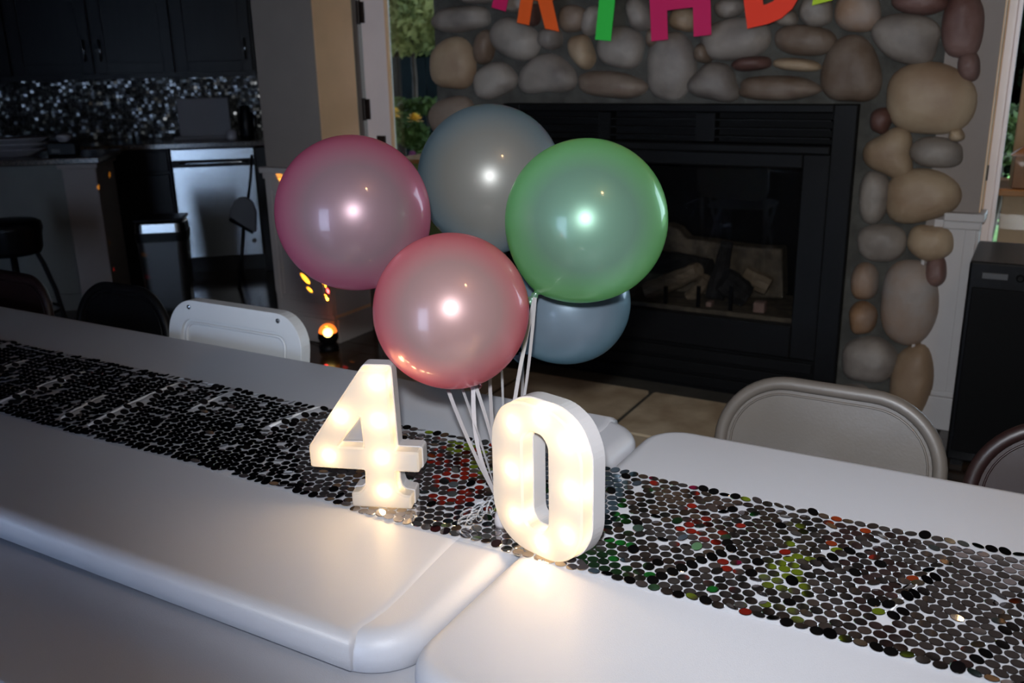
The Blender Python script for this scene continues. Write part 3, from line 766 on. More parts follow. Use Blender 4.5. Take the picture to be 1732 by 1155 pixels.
pts = [(c0 - .032, 0), (c0 + .032, 0), (c0 + .0625, .016), (c0 + hw, .050), (c0 + hw, H0 - .050), (c0 + .0625, H0 - .016), (c0 + .032, H0), (c0 - .032, H0), (c0 - .0625, H0 - .016), (c0 - hw, H0 - .050), (c0 - hw, .050), (c0 - .0625, .016)]
o0 = roundpoly(pts, .016, 4)
h0 = [roundpoly([(c0 - .0225, .050), (c0 - .0115, .037), (c0 + .0115, .037), (c0 + .0225, .050), (c0 + .0225, .163), (c0 + .0115, .176), (c0 - .0115, .176), (c0 - .0225, .163)], .009, 4)]
digit('marquee_digit', 'glowing white marquee number 0 standing where the two tables meet', A0, a0, o0, h0,
      [on4(x, y, A0, a0) for x, y in ((868, 718), (914, 708), (958, 750), (865, 796), (966, 830), (959, 907), (916, 920), (872, 873))], .7445)

# ================================================================== balloons
WT = onz(849, 881, TZ + .012)
wt = thing('balloon_weight', (WT.x, WT.y, TZ + .003), 'small pearly weight tied to the balloon ribbons behind the number 0', 'balloon weight')
obj('weight_body', MB().lathe([(.009, 0), (.011, .006), (.010, .018), (.007, .026), (.003, .034)], (WT.x, WT.y, TZ + .004), n=16), M['ribbon'], wt, smooth=True)
KNOT = Vector((WT.x, WT.y, TZ + .04))
mb = MB()
for k in range(4):
    a0_ = R_.uniform(2.6, 5.2); pts = []
    for i in range(22):
        t = i / 21; r = .010 + .05 * t; ph = 9 * t + k
        pts.append(KNOT + Vector((math.cos(a0_) * r + .008 * math.cos(ph * 2), math.sin(a0_) * r * .9 + .008 * math.sin(ph * 2), -.030 * t + .010 * math.sin(ph * 2) * (1 - t) + .002)))
    for p in pts: p.z = max(p.z, TZ + .006)
    mb.tube(pts, .0018, 4, flat=.15)
obj('curled_ribbon', mb, M['clearribbon'], wt, smooth=True, fix=False)
BAL = {
    'p1': (598, 361, 127.5, 1.50, ((.16, .10, .0), ), 'pb1', 'rose pink balloon at the far left of the bunch'),
    'b1': (829, 302, 121, 1.80, None, 'bb', 'pale blue pearl balloon at the top back of the bunch'),
    'g': (991, 374, 136.5, 1.50, None, 'gb', 'light green balloon at the right of the bunch'),
    'p2': (763.5, 526, 132, 1.34, None, 'pb2', 'coral pink balloon lowest in front, above the number 4'),
    'b2': (962, 512, 104, 1.76, None, 'bb2', 'light blue balloon low at the back, half behind the green one'),
}
BM = dict(pb1=mat_balloon('rose_pink_latex', (.70, .14, .27), (.25, .165, .19)), pb2=mat_balloon('coral_pink_latex', (.90, .19, .24), (.33, .21, .205)),
          bb=mat_balloon('pale_blue_latex', (.20, .33, .41), (.24, .24, .225)), gb=mat_balloon('light_green_latex', (.27, .76, .25), (.145, .255, .19)),
          bb2=mat_balloon('light_blue_latex', (.19, .38, .48), (.19, .25, .31)))
knot_px = {'g': (907, 496, 1.545), 'b2': (880, 602, 1.74), 'p1': (692, 452, 1.53), 'p2': (803, 648, 1.42), 'b1': (836, 430, 1.76)}
for key, (cx, cy, rp_, dep, _, mk, lab) in BAL.items():
    d = ray(cx, cy); t = dep / d.dot(CF); C = CP + d * t; Rr = rp_ / F_PX * t / math.sqrt(1 + (rp_ / F_PX) ** 2)
    if key in knot_px:
        kx, ky, kd = knot_px[key]; dk = ray(kx, ky); Kp = CP + dk * (kd / dk.dot(CF)); ax = (Kp - C).normalized()
    else: ax = (KNOT + Vector((0, 0, .35)) - C).normalized(); ax = (ax + Vector((0, 0, -.8))).normalized()
    L_ = Rr * 1.10
    root = thing('balloon', C + ax * L_, lab, 'balloon', 'party balloons')
    prof = [(.0005, -Rr)]
    NN = 36
    for i in range(1, NN):
        ph = PI * i / NN; r = Rr * math.sin(ph); h = -Rr * math.cos(ph)
        if ph > PI / 2:
            q = (ph - PI / 2) / (PI / 2); h *= 1 + .09 * q ** 3
            r = r * (1 - .05 * q ** 2 * 1.0)
        prof.append((max(r, .006), h))
    prof.append((.005, Rr * 1.10))
    obj('skin', MB().lathe(prof, C, ax, 56, cap=False), BM[mk], root, smooth=True)
    B = C + ax * Rr * 1.10
    obj('knot', MB().lathe([(.005, -.004), (.004, .002), (.0065, .006), (.004, .010), (.007, .014), (.010, .020), (.0095, .021), (.004, .016)], B, ax, 14), BM[mk], root, smooth=True)
    for s in (0, 1):
        e = KNOT + Vector((R_.uniform(-.004, .004), R_.uniform(-.004, .004), -.004)); p0 = B + ax * .004
        sg = (CR * (1 if s else -1)) * R_.uniform(.004, .014); pts = []
        for i in range(13):
            q = i / 12; p = p0.lerp(e, q) + sg * math.sin(PI * q); p += Vector((0, 0, -.012)) * math.sin(PI * q)
            pts.append(p)
        # flat ribbon: a strip with its face turned a little along its length
        mb = MB(); 
        for i, p in enumerate(pts):
            tw = .5 * s + .9 * i / 12; wv = (CR * math.cos(tw) + Vector((0, 0, 0)) + CF * math.sin(tw)) * .0033; wn = (CF * math.cos(tw) - CR * math.sin(tw)) * .0002
            if i > 10: wv *= .5
            mb.v += [tuple(p - wv - wn), tuple(p + wv - wn), tuple(p + wv + wn), tuple(p - wv + wn)]
        for i in range(12):
            for j in range(4): mb.f.append((i * 4 + j, i * 4 + (j + 1) % 4, i * 4 + 4 + (j + 1) % 4, i * 4 + 4 + j))
        obj('ribbon', mb, M['ribbon'], root, fix=False)

# ================================================================== folding chairs behind the tables
def chair(x, y, label, m, ztop, w_, rim, cr_, inset, style, ang=0):
    """stands behind the table, its front towards the table; back panel faces the camera"""
    root = thing('folding_chair', (x, y, 0), label, 'chair', 'folding chairs along the far side of the tables')
    a = math.radians(ang); ca, sa = math.cos(a), math.sin(a)
    lean = .16
    def fr(u, v, d): # u across, v up, d back
        yy = d + (v - .45) * lean
        return Vector((x + u * ca - yy * sa, y + u * sa + yy * ca, v))
    def lf(u, yy, v): return Vector((x + u * ca - yy * sa, y + u * sa + yy * ca, v))
    zb = ztop - (.31 if style == 'metal' else .30)
    o = rrect(-w_ / 2, w_ / 2, zb, ztop, cr_, 10)
    i_ = offset(o, -rim)
    if style == 'metal':
        # pressed steel panel inside a tube hoop
        obj('backrest', MB().plate(offset(o, -rim * .8), [], fr, -.003, .004), m, root, bevel=.002)
        hoop = [fr(p[0] , p[1], 0) for p in rrect(-w_ / 2 + rim / 2, w_ / 2 - rim / 2, zb - .5, ztop - rim / 2, cr_ * .92, 12) if p[1] > zb - .1]
        hoop.sort(key=lambda p: 0) 
        top = [fr(-w_ / 2 + rim / 2 - .012, .02, .02)] + [fr(-w_ / 2 + rim / 2, zb - .12, 0)]
        L = [p for p in rrect(-w_ / 2 + rim / 2, w_ / 2 - rim / 2, 0, ztop - rim / 2, cr_ * .92, 12)]
        L = L[:26]; L = list(reversed(L))      # left .. over the top .. right
        top += [fr(p[0], p[1], 0) for p in L] + [fr(w_ / 2 - rim / 2, zb - .12, 0), fr(w_ / 2 - rim / 2 + .012, .02, .02)]
        obj('hoop_frame', MB().tube(top, rim / 2, 10), m, root, smooth=True)
        bead = [fr(p[0], p[1], -.004) for p in offset(o, -rim * 1.25)]
        obj('pressed_rib', MB().tube(bead, .0022, 6, closed=True), m, root, smooth=True)
    else:
        bk_ = obj('backrest', MB().plate(o, [i_], fr, -.016, .016), m, root, bevel=.009, seg=3)
        obj('back_panel', MB().plate(offset(i_, .004), [], fr, -.006, .006), m, root)
        i2 = offset(i_, -.012)
        obj('moulded_ridge', MB().tube([fr(p[0], p[1], -.008) for p in i2], .004, 6, closed=True), m, root, smooth=True)
        for u in (-w_ / 2 + .075, w_ / 2 - .075):
            obj('rivet', MB().lathe([(.006, 0), (.006, .003), (.003, .005)], fr(u, ztop - .017, -.016), (0, -1, 0), 10), M['steel'], bk_)
        obj('rivet', MB().lathe([(.004, 0), (.004, .003)], fr(w_ / 2 - .018, ztop - .12, -.016), (0, -1, 0), 10), M['black'], bk_)
        for s in (-1, 1):
            obj('back_post', MB().tube([fr(s * (w_ / 2 - .022), zb + .01, .0), fr(s * (w_ / 2 - .022), .03, .01)], .013, 8), m, root, smooth=True)
    obj('seat', MB().plate(rrect(-w_ / 2 + .03, w_ / 2 - .03, -.43, -.035, .06, 6), [], lambda u, v, d: lf(u, v, .44 + d), 0, .018), m, root, bevel=.006)
    for s in (-1, 1):
        u = s * (w_ / 2 - .045)
        obj('leg', MB().tube([lf(u, -.05, .56), lf(u, -.42, .012)], .011, 8), m, root, smooth=True)
        obj('leg', MB().tube([lf(u, -.36, .43), lf(u, .10, .012)], .011, 8), m, root, smooth=True)
    obj('crossbar', MB().tube([lf(-w_ / 2 + .045, -.35, .13), lf(w_ / 2 - .045, -.35, .13)], .009, 8), m, root, smooth=True)
    return root
chair(-1.700, 1.52, 'white resin folding chair behind the left table', M['resin'], .812, .455, .046, .085, 0, 'resin')
chair(-.283, 1.60, 'taupe grey metal folding chair in front of the fireplace', M['greymetal'], .805, .418, .026, .135, 0, 'metal', -1)
chair(.165, 1.60, 'dark brown metal folding chair cut off by the right edge', M['brownmetal'], .80, .43, .026, .14, 0, 'metal', 2)
chair(-2.205, 1.58, 'black folding chair between the white chair and the brown chair', M['blackmetal'], .805, .40, .026, .14, 0, 'metal', 0)
chair(-2.70, 1.56, 'dark brown folding chair at the left edge, near the island', M['brownmetal'], .80, .43, .026, .12, 0, 'metal', -2)

# ================================================================== black speaker cabinet in front of the right door
sp = thing('speaker_cabinet', (.20, 3.45, 0), 'black cabinet standing before the right glazed door', 'speaker')
obj('cabinet_body', MB().box(-.166, .56, 3.30, 3.70, .02, .725), M['black'], sp, bevel=.008)
obj('front_panel', MB().box(-.150, .545, 3.290, 3.301, .06, .64), M['fpblack'], sp, bevel=.003)
obj('name_plate', MB().box(-.125, -.05, 3.292, 3.301, .672, .692), M['label'], sp, bevel=.001)
obj('knob', MB().lathe([(.012, 0), (.012, .012), (.008, .015)], (-.015, 3.30, .682), (0, -1, 0), 14), M['fpsat'], sp)
for q in ((-.13, 3.33), (.52, 3.33), (-.13, 3.67), (.52, 3.67)):
    obj('foot', MB().box(q[0] - .02, q[0] + .02, q[1] - .02, q[1] + .02, 0, .022), M['black'], sp)

# ================================================================== party light by the left pier
PL = Vector((-3.035, 3.395, 0))
pt = thing('party_light', PL, 'small round party light glowing orange on the floor by the left pier', 'lamp')
obj('base', MB().lathe([(.048, 0), (.050, .012), (.044, .030), (.030, .036)], PL, n=20), M['black'], pt, smooth=True)
obj('housing', MB().lathe([(.020, .034), (.044, .045), (.052, .065), (.050, .085), (.046, .092)], PL, n=20), M['black'], pt, smooth=True)
obj('light_dome', MB().lathe([(.046 * math.cos(t), .090 + .046 * math.sin(t)) for t in [PI / 2 * q / 8 for q in range(8)]] + [(.001, .136)], PL, n=24), M['orb'], pt, smooth=True)
obj('bulb', MB().lathe([(.001, 0), (.018, .004), (.024, .014), (.022, .02)], PL + Vector((.040, -.046, .104)), (-.65, .74, -.12), n=18), M['orbcore'], pt, smooth=True)
obj('power_cord', MB().tube([PL + Vector((-.04, .02, .01)), PL + Vector((-.18, .06, .004)), PL + Vector((-.34, .02, .004)), PL + Vector((-.40, .07, .12)), PL + Vector((-.42, .095, .3))], .003, 6), M['black'], pt, smooth=True)
DL = PL + Vector((0, -.005, .155))
def beam(target, power, col, cone=2.2):
    add_light('party_light_beam', 'SPOT', DL, power, col, .002, aim=target, cone=math.radians(cone), blend=.35)
ORG, REDC = (1, .38, .02), (1, .03, .03)
for (x, y, c_, p_, cn) in ((474, 292, ORG, 26, 2.0), (517, 472, ORG, 7, 3.0), (524, 490, ORG, 4, 2.4), (548, 475, ORG, 7, 3.2), (555, 488, REDC, 8, 3.0), (553, 502, ORG, 7, 3.5), (569, 499, ORG, 7, 3.5), (570, 513, ORG, 6, 3.5)):
    p = ony(x, y, YP - .012); beam(p, p_ * 16, c_, cn * 1.8)
for (x, y, c_, p_) in ((558, 604, ORG, 5), (551, 618, REDC, 5), (542, 603, REDC, 3), (584, 621, REDC, 3), (522, 605, REDC, 2), (595, 612, ORG, 1.2)):
    p = onz(x, y, 0); beam(p, p_ * 10, c_, 4.0)

# ================================================================== kitchen
# island with post
isl = thing('kitchen_island', kf(-2.2, 5.85, 0), 'kitchen island with a grey panelled side, cream corner post and brown granite top', 'kitchen island')
obj('body', MB().box(-3.6, -1.60, 5.76, 6.14, 0, .875, kf), M['island'], isl)
po = obj('corner_post', MB().box(-1.60, -1.415, 5.70, 6.14, 0, .845, kf), M['post'], isl, bevel=.004)
obj('post_cap', MB().box(-1.62, -1.40, 5.68, 6.16, .845, .875, kf), M['post'], isl, bevel=.004)
obj('plinth', MB().box(-3.6, -1.60, 5.745, 5.76, 0, .10, kf), M['island'], isl)
obj('worktop', MB().box(-3.65, -1.37, 5.62, 6.2, .876, .912, kf), M['granite'], isl, bevel=.006)
for p in ((186, 296), (170, 318), (187, 410), (197, 492), (202, 494), (194, 455)):
    q = onpl(p[0], p[1], kf(-1.412, 5.9, 0), KU) if p[0] > 175 else onpl(p[0], p[1], kf(0, 5.70, 0), Vector((-math.sin(TH), math.cos(TH), 0)))
    add_light('party_light_beam', 'SPOT', DL, 260, ORG if p[1] != 455 else REDC, .002, aim=q, cone=math.radians(.9), blend=.5)
KNv = Vector((-math.sin(TH), math.cos(TH), 0))
# wall run: base cabinets, worktop, upper cabinets
cb = thing('base_cabinets', kf(-2.6, 6.9, 0), 'dark base cabinets left of the dishwasher', 'cabinet')
obj('carcass', MB().box(-4.8, -1.165, 6.62, 7.19, .10, .865, kf), M['darkcab'], cb)
obj('toe_kick', MB().box(-4.8, -1.165, 6.68, 7.19, 0, .10, kf), M['black'], cb)
for i in range(7):
    k1 = -1.175 - i * .5
    d_ = obj('door', MB().box(k1 - .48, k1, 6.60, 6.62, .12, .70, kf), M['darkcab'], cb, bevel=.003)
    obj('drawer', MB().box(k1 - .48, k1, 6.60, 6.62, .72, .855, kf), M['darkcab'], cb, bevel=.003)
wtop = thing('worktop', kf(-2.6, 6.9, .868), 'long dark granite worktop along the kitchen wall', 'worktop')
obj('slab', MB().box(-4.8, -.39, 6.585, 7.19, .868, .905, kf), M['granite'], wtop, bevel=.005)
dw = thing('dishwasher', kf(-.88, 6.9, 0), 'stainless steel dishwasher reflecting pale window light', 'dishwasher')
obj('body', MB().box(-1.155, -.60, 6.64, 7.19, .10, .862, kf), M['black'], dw)
dwp = obj('door_panel', MB().box(-1.15, -.605, 6.60, 6.64, .115, .745, kf), M['steel'], dw, bevel=.006)
obj('control_panel', MB().box(-1.15, -.605, 6.60, 6.64, .785, .86, kf), M['steel'], dw, bevel=.004)
obj('handle_recess', MB().box(-1.15, -.605, 6.615, 6.64, .745, .785, kf), M['black'], dw)
obj('handle', MB().tube([kf(-1.10 + .45 * i / 10, 6.578 - .012 * math.sin(PI * i / 10), .768) for i in range(11)], .009, 8), M['steel'], dwp, smooth=True)
obj('badge', MB().lathe([(.016, 0), (.016, .003)], kf(-.66, 6.60, .22), -KNv, 14), M['bronze'], dwp)
obj('toe_kick', MB().box(-1.155, -.60, 6.68, 7.19, 0, .10, kf), M['black'], dw)
pn = thing('tall_cabinet', kf(-.49, 6.9, 0), 'tall dark end cabinet between the dishwasher and the pier', 'cabinet')
obj('side_panel', MB().box(-.595, -.392, 6.56, 7.19, 0, .862, kf), M['darkcab'], pn, bevel=.004)
up_ = thing('upper_cabinets', kf(-2.6, 7.0, 1.35), 'dark panelled wall cabinets above the mosaic splashback', 'cabinet')
obj('carcass', MB().box(-4.8, -.56, 6.87, 7.19, 1.352, 2.6, kf), M['darkcab'], up_)
for i in range(8):
    k1 = -.575 - i * .52
    d_ = obj('door', MB().box(k1 - .50, k1, 6.848, 6.87, 1.36, 2.55, kf), M['darkcab'], up_, bevel=.003)
    mb = MB()
    for (a, b, c, e) in ((k1 - .50, k1 - .43, 1.36, 2.55), (k1 - .07, k1, 1.36, 2.55), (k1 - .43, k1 - .07, 1.36, 1.43), (k1 - .43, k1 - .07, 2.48, 2.55)):
        mb.box(a, b, 6.838, 6.848, c, e, kf)
    obj('door_frame', mb, M['darkcab'], d_, bevel=.002)
    hk = k1 - .46 if i % 2 else k1 - .04
    obj('handle', MB().tube([kf(hk, 6.812, 1.44), kf(hk, 6.812, 1.58)], .005, 6), M['steel'], d_, smooth=True)
obj('light_rail', MB().box(-4.8, -.56, 6.86, 6.89, 1.325, 1.352, kf), M['darkcab'], up_)
# mosaic splashback: one small glazed tile per cell, each set a little crooked
ms = thing('mosaic_splashback', kf(-2.5, 7.19, .91), 'mosaic splashback of small glossy tiles between worktop and wall cabinets', 'splashback')
obj('grout', MB().box(-4.8, -.40, 7.185, 7.199, .906, 1.35, kf), M['black'], ms)
mt = MB(); ts = .0235; k = -3.9
tilemat = mat('glazed_dark_mosaic', (.010, .011, .011), .18, .2, color2=(.10, .105, .10), scale=45)
while k < -.42:
    z = .910
    while z < 1.33:
        tx, tz = R_.gauss(0, .10), R_.gauss(0, .10); c = kf(k + ts / 2, 7.178, z + ts / 2); h = ts * .45
        q = [c + KU * (a * h) + Vector((0, 0, b * h)) + KNv * (a * h * tx + b * h * tz) for a, b in ((-1, -1), (1, -1), (1, 1), (-1, 1))]
        back = [p + KNv * .008 for p in q]; o_ = len(mt.v); mt.v += [tuple(p) for p in q + back]
        mt.f += [(o_, o_ + 1, o_ + 2, o_ + 3)] + [(o_ + j, o_ + 4 + j, o_ + 4 + (j + 1) % 4, o_ + (j + 1) % 4) for j in range(4)]
        z += ts
    k += ts
obj('mosaic_tiles', mt, tilemat, ms, fix=False)['kind'] = 'stuff'
# things on the worktop and the island
bd = thing('cutting_board', kf(-.92, 6.95, .905), 'pale grey square board leaning on the splashback above the dishwasher', 'board')
obj('board', MB().box(-1.125, -.775, 6.93, 6.96, .906, 1.185, kf), M['paper'], bd, bevel=.006)
obj('foot', MB().box(-1.16, -.76, 6.87, 7.0, .9055, .925, kf), M['paper'], bd, bevel=.004)
jr = thing('jug', kf(-.66, 6.85, .905), 'dark tall coffee jug at the right end of the worktop', 'jug')
obj('jug_body', MB().lathe([(.045, 0), (.05, .02), (.05, .14), (.035, .18), (.036, .22), (.03, .225)], kf(-.66, 6.85, .9055), n=18), M['black'], jr, smooth=True)
obj('jug_handle', MB().tube([kf(-.615, 6.84, .95), kf(-.59, 6.83, .99), kf(-.59, 6.83, 1.04), kf(-.625, 6.84, 1.08)], .006, 6), M['black'], jr, smooth=True)
pt2 = obj('round_canister', MB().lathe([(.035, 0), (.037, .01), (.037, .055), (.02, .065), (.006, .07)], kf(-.76, 6.78, .9055), n=18), M['ceramic'], smooth=True); tag(pt2, 'small round pale canister beside the dark jug', 'canister')
dish = thing('baking_dish', kf(-1.93, 5.85, .912), 'stack of white oval serving dishes on the island top', 'dish')
for q in range(3):
    zz = .9125 + q * .030
    V0 = []
    mb = MB(); n = 28; prof = [(.55, 0), (.62, .004), (.92, .030), (1, .034), (.96, .036), (.60, .010), (.55, .008)]
    mb.v = [tuple(kf(-1.90 + q * .01 + math.cos(2 * PI * j / n) * .20 * r, 5.86 + math.sin(2 * PI * j / n) * .12 * r, zz + h * 1.3)) for r, h in prof for j in range(n)]
    mb.f = [(i * n + j, i * n + (j + 1) % n, (i + 1) * n + (j + 1) % n, (i + 1) * n + j) for i in range(6) for j in range(n)] + [tuple(range(n)), tuple(6 * n + j for j in range(n))]
    obj('dish', mb, M['ceramic'], dish, smooth=True)
cup = thing('radio', kf(-1.60, 5.85, .912), 'small black radio with a grey front label at the island corner', 'radio')
obj('case', MB().box(-1.69, -1.53, 5.80, 5.90, .9125, .985, kf), M['black'], cup, bevel=.008)
obj('front_label', MB().box(-1.665, -1.62, 5.796, 5.80, .93, .95, kf), M['label'], cup)
ball = tag(obj('white_bowl', MB().lathe([(.012, 0), (.030, .008), (.044, .026), (.045, .036), (.034, .044), (.010, .048)], kf(-1.60, 5.85, .9855), n=18), M['ceramic'], smooth=True), 'upturned white bowl on top of the black radio', 'bowl')
for (k0, k1, z1, mm, nm, lb) in ((-2.14, -2.06, .985, 'red', 'snack_box', 'dull red box beside the serving dishes'), (-2.22, -2.15, 1.04, 'green', 'snack_box', 'dark green box at the left end of the island'),
                                (-2.30, -2.23, .97, 'blue', 'snack_box', 'blue box at the far left of the island top'), (-2.38, -2.31, 1.12, 'gold', 'snack_box', 'tall gold box beyond the blue box on the island')):
    tag(obj(nm, MB().box(k0, k1, 5.80, 5.90, .9125, z1, kf), M[mm], bevel=.004), lb, 'box', None)
# waste bin
tb = thing('waste_bin', kf(-1.085, 5.62, 0), 'steel waste bin with a black lid between island and dishwasher', 'bin')
def bin_loop(s, z): return [kf(-1.085 + p[0] * s, 5.66 + p[1] * s, z) for p in rrect(-.14, .14, -.11, .11, .05, 6)]
mb = MB(); L = [bin_loop(.86, .0), bin_loop(.88, .02), bin_loop(1, .42)]; n = len(L[0]); mb.v = [tuple(p) for l in L for p in l]
mb.f = [(i * n + j, i * n + (j + 1) % n, (i + 1) * n + (j + 1) % n, (i + 1) * n + j) for i in range(2) for j in range(n)] + [tuple(range(n)), tuple(2 * n + j for j in range(n))]
obj('bin_body', mb, mat('dark_steel', (.05, .05, .05), .35, .8), tb, smooth=False)
mb = MB(); L = [bin_loop(1.03, .42), bin_loop(1.05, .46), bin_loop(1.05, .475)]; mb.v = [tuple(p) for l in L for p in l]
mb.f = [(i * n + j, i * n + (j + 1) % n, (i + 1) * n + (j + 1) % n, (i + 1) * n + j) for i in range(2) for j in range(n)] + [tuple(range(n)), tuple(2 * n + j for j in range(n))]
obj('bin_collar', mb, M['black'], tb)
mb = MB(); L = [bin_loop(1.02, .476), bin_loop(1.0, .525), bin_loop(.9, .535)]; mb.v = [tuple(p) for l in L for p in l]
mb.f = [(i * n + j, i * n + (j + 1) % n, (i + 1) * n + (j + 1) % n, (i + 1) * n + j) for i in range(2) for j in range(n)] + [tuple(range(n)), tuple(2 * n + j for j in range(n))]
obj('steel_band', mb, M['steel'], tb)
obj('lid', MB().box(-1.225, -.945, 5.555, 5.765, .536, .555, kf), M['black'], tb, bevel=.008)
# long handled dustpan
q0 = onpl(412, 366, kf(0, 6.1, 0), KNv); 
dp = thing('dustpan', Vector((q0.x, q0.y, 0)), 'grey half-round pad on a thin black pole before the dishwasher', 'dustpan')
def dpf(x, y, n=6.1): return onpl(x, y, kf(0, n, 0), KNv)
P = [dpf(*p) for p in ((388, 366), (390, 352), (396, 340), (406, 333), (418, 333), (428, 342), (434, 356), (434, 392), (426, 391))]
C0 = [((p.dot(KU)), p.z) for p in P]
obj('pan', MB().plate(C0, [], lambda a, b, d: kf(a, d, b), 6.08, 6.12), M['pad'], dp, bevel=.006)
obj('pan_rim', MB().tube([dpf(388, 370, 6.085), dpf(408, 382, 6.085), dpf(428, 394, 6.085)], .010, 6), M['black'], dp)
obj('handle', MB().tube([dpf(426, 262), dpf(424, 300), dpf(419, 340)], .009, 8), M['black'], dp, smooth=True)
e = dpf(403, 470); obj('stand_pole', MB().tube([dpf(412, 384), dpf(409, 430), kf(e.dot(KU), 6.1, 0.0)], .012, 8), M['black'], dp, smooth=True)
# bar stool
SX = onpl(20, 420, kf(0, 4.95, 0), KNv); 
bs = thing('bar_stool', Vector((SX.x, SX.y, 0)), 'black bar stool with a thick round seat at the left edge', 'stool')
bc = Vector((SX.x, SX.y, 0))
obj('seat', MB().lathe([(.10, .50), (.135, .505), (.145, .53), (.15, .60), (.158, .63), (.155, .66), (.13, .672), (.02, .675)], bc, n=28), M['black'], bs, smooth=True)
for q in range(4):
    a = PI / 4 + q * PI / 2 + .2
    obj('leg', MB().tube([bc + Vector((math.cos(a) * r, math.sin(a) * r, z)) for r, z in ((.10, .52), (.13, .44), (.165, .30), (.19, .12), (.20, 0))], .012, 8), M['black'], bs, smooth=True)
obj('foot_ring', MB().tube([bc + Vector((math.cos(2 * PI * j / 20) * .178, math.sin(2 * PI * j / 20) * .178, .20)) for j in range(20)], .008, 6, closed=True), M['black'], bs, smooth=True)

# ================================================================== ceiling lamp behind the photographer
cl = thing('ceiling_lamp', (.61, .45, 2.75), 'small warm ceiling lamp above the near side of the tables, beside the photographer', 'lamp')
obj('canopy', MB().lathe([(.09, -.0), (.09, -.02), (.05, -.04)], (.61, .45, 2.75), n=20), M['brass'], cl, smooth=True)
obj('shade', MB().lathe([(.03, -.045), (.055, -.07), (.06, -.10), (.04, -.135), (.01, -.145)], (.61, .45, 2.75), n=20), M['lampglass'], cl, smooth=True)

# ================================================================== outdoors
struct('ground_garden', MB().box(-9, 4, 4.26, 16, -.16, -.06), M['soil'])
struct('ground_porch', MB().box(-3.4, 3, 3.97, 5.6, -.16, -.05), M['path'])
struct('ground_lawn', MB().box(-1.0, 3, 6.6, 14, -.1, -.045), M['grass'])
fn = thing('garden_fence', (-5.5, 10, 0), 'dark garden fence seen through the left glazed door', 'fence')
obj('fence_rail', MB().box(-10, -2, 10.05, 10.1, 1.0, 1.08), M['fence'], fn)
for i in range(34):
    x = -9.6 + i * .22; obj('board', MB().box(x, x + .205, 10.02, 10.05, -.06, 1.47 + R_.uniform(-.01, .01)), M['fence'], fn)
def foliage(name, label, cat, c, rad, n, leafs, m, trunk=None, group=None, parts='foliage'):
    root = thing(name, Vector((c[0], c[1], -.06)), label, cat, group); mb = MB(); rr = random.Random(int(abs(c[0] * 100) + c[1] * 10 + n))
    for _ in range(n):
        while True:
            p = Vector((rr.uniform(-1, 1), rr.uniform(-1, 1), rr.uniform(-1, 1)))
            if .35 < p.length < 1 and noise.noise(p * 2.5 + Vector(c)) > -.22: break
        p = Vector((p.x * rad[0], p.y * rad[1], p.z * rad[2])) + Vector(c)
        u = Vector((rr.gauss(0, 1), rr.gauss(0, 1), rr.gauss(0, 1))).normalized(); v = u.orthogonal().normalized() * leafs * .45; u *= leafs * rr.uniform(.6, 1.2)
        o = len(mb.v); mb.v += [tuple(p - u), tuple(p - v), tuple(p + u), tuple(p + v)]; mb.f.append((o, o + 1, o + 2, o + 3))
    obj(parts, mb, m, root, fix=False)['kind'] = 'stuff'
    if trunk:
        obj('trunk', MB().tube([(c[0], c[1], -.06), (c[0] + .05, c[1], c[2] * .5), (c[0], c[1], c[2])], [trunk, trunk * .8, trunk * .4], 8), M['bark'], root, smooth=True)
    return root
def at(x, y, Y): p = ony(x, y, Y); return (p.x, p.y, p.z)
foliage('garden_tree', 'yellow-green leafy tree above the dark fence, left door', 'tree', (at(690, 20, 8.8)[0], 8.8, 2.42), (1.5, .7, .95), 9500, .06, M['leaf'], .035)
foliage('garden_tree', 'darker green tree behind the yellow-green one', 'tree', (at(690, 30, 10.6)[0], 10.6, 2.6), (3.2, .4, 1.35), 14000, .09, M['leafd'], .05)
for i, (x, y, Y, r_, lb) in enumerate(((676, 184, 7.4, (.28, .25, .10), 'low green shrub in front of the fence'), (720, 180, 6.7, (.26, .2, .07), 'second low green shrub, next to the stone chimney'), (668, 215, 6.0, (.12, .12, .13), 'leafy green plant behind the door frame'), (704, 232, 5.6, (.11, .10, .10), 'leafy green plant carrying the yellow flowers'))):
    p = at(x, y, Y); foliage('shrub', lb, 'shrub', p, r_, 900, .035, M['leafl'], .01)
def flower(x, y, Y, r, m, lb):
    p = Vector(at(x, y, Y)); root = thing('flower', Vector((p.x, p.y, -.06)), lb, 'flower', None); mb = MB()
    for ring, (n, rr_, tl_) in enumerate(((9, r, -.5), (9, r, .0), (9, r, .45), (8, r * .95, .9), (6, r * .9, 1.3))):
        for j in range(n):
            a = 2 * PI * j / n + ring * .3; d = Vector((math.cos(a), math.sin(a), 0)); s = Vector((-math.sin(a), math.cos(a), 0)); z = Vector((0, 0, 1))
            e = d * math.cos(tl_) + z * math.sin(tl_)
            o = len(mb.v); mb.v += [tuple(p), tuple(p + e * rr_ * .6 - s * rr_ * .35), tuple(p + e * rr_), tuple(p + e * rr_ * .6 + s * rr_ * .35)]; mb.f.append((o, o + 1, o + 2, o + 3))
    obj('petals', mb, m, root, fix=False)
    obj('stem', MB().tube([(p.x, p.y, -.06), tuple(p)], .006, 6), M['leafl'], root)
flower(702, 205, 5.9, .075, M['yellow'], 'larger yellow flower seen beside the chimney stones')
flower(667, 192, 5.9, .06, M['yellow'], 'yellow flower close to the door frame')
flower(712, 243, 5.7, .065, M['pinkf'], 'pink flower low beside the blue balloon')
flower(698, 262, 5.6, .04, M['pinkf'], 'small pale pink flower under the larger pink one')
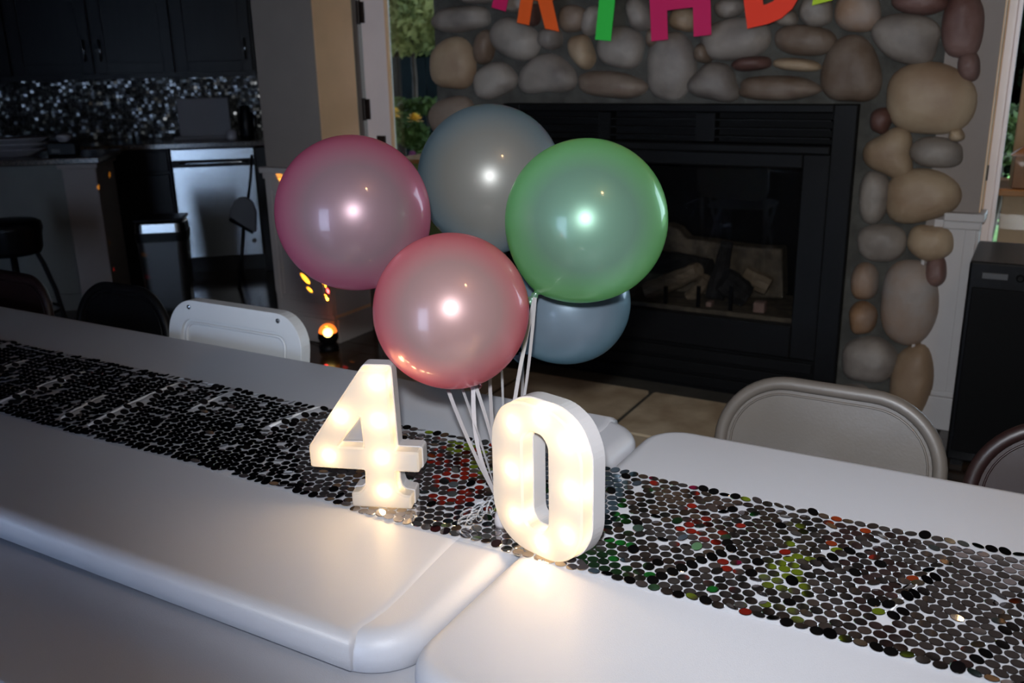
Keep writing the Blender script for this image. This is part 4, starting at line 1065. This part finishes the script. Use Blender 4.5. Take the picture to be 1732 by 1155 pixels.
# right hand side: porch column with lantern, trees
pc = thing('porch_column', (.06, 4.9, -.05), 'peach painted porch column with a wide pedestal, outside the right door', 'column')
cL = ony(1694, 345, 4.9).x
obj('pedestal', MB().box(cL - .0, cL + .45, 4.9, 5.3, -.05, .735), M['stucco'], pc, bevel=.005)
obj('wooden_cap', MB().box(cL - .04, cL + .49, 4.86, 5.34, .735, .765), M['cedar'], pc, bevel=.005)
cU = ony(1716, 235, 5.0).x
obj('shaft', MB().box(cU, cU + .32, 5.0, 5.25, .765, 2.7), M['stucco'], pc, bevel=.004)
ln = thing('lantern', (cL + .14, 4.94, .766), 'copper lantern standing on the wooden cap of the porch column', 'lantern')
obj('body', MB().box(cL + .03, cL + .2, 4.89, 4.985, .768, .92), M['copper'], ln, bevel=.004)
obj('roof', MB().add([(cL + .01, 4.87, .92), (cL + .22, 4.87, .92), (cL + .22, 4.998, .92), (cL + .01, 4.998, .92), (cL + .09, 4.92, .985), (cL + .14, 4.92, .985), (cL + .14, 4.96, .985), (cL + .09, 4.96, .985)],
    [(0, 3, 2, 1), (4, 5, 6, 7), (0, 1, 5, 4), (1, 2, 6, 5), (2, 3, 7, 6), (3, 0, 4, 7)]), M['copper'], ln, bevel=.002)
foliage('garden_tree', 'dark tree behind the porch column, right door', 'tree', (at(1715, 60, 9.0)[0] + .2, 9.0, 2.2), (1.7, .7, 1.7), 15000, .11, M['leafd'], .06)
foliage('shrub', 'round dark green bush on the lawn, right door', 'shrub', (at(1680, 285, 8.0)[0], 8.0, .45), (.5, .3, .35), 2500, .04, M['leafd'], .02)
foliage('shrub', 'brighter green shrub beyond the bush, right door', 'shrub', (at(1690, 250, 7.2)[0], 7.2, .85), (.5, .2, .2), 1800, .04, M['leafl'], .02)
a_ = ony(700, 276, 4.5); b_ = ony(770, 276, 4.5)
pb = thing('planter', (a_.x + .2, 4.6, -.05), 'olive green planter with an orange wooden rim, seen between the pink and blue balloons', 'planter')
obj('box', MB().box(a_.x - .12, b_.x + .05, 4.5, 4.85, -.05, a_.z), mat('olive_planter_paint', (.16, .18, .05), .7, var=.1), pb, bevel=.004)
obj('rim', MB().box(a_.x - .15, b_.x + .08, 4.47, 4.88, a_.z, a_.z + .025), M['cedar'], pb, bevel=.004)
pll = thing('added_porch_lamp', (.35, 4.6, 2.3), 'added lamp, out of view, warming the porch column outside the right door', 'lamp')  # unseen lamp, added to throw warm light on the porch column
obj('globe', MB().lathe([(.01, 0), (.06, .03), (.08, .09), (.05, .15), (.03, .16)], (.35, 4.55, 2.25), n=16), M['lampglass'], pll, smooth=True)
obj('bracket', MB().tube([(.35, 4.55, 2.41), (.35, 4.55, 2.75)], .01, 8), M['bronze'], pll)
struct('ceiling_porch', MB().box(-.6, 3, 3.96, 5.6, 2.75, 2.8), M['cedar'])
add_light('added_porch_glow', 'POINT', (.35, 4.48, 2.2), 2, (1, .66, .35), .06)  # warm point light belonging to the added, unseen lamp

for o in list(bpy.data.objects):
    if '_w' in o.keys(): del o['_w']
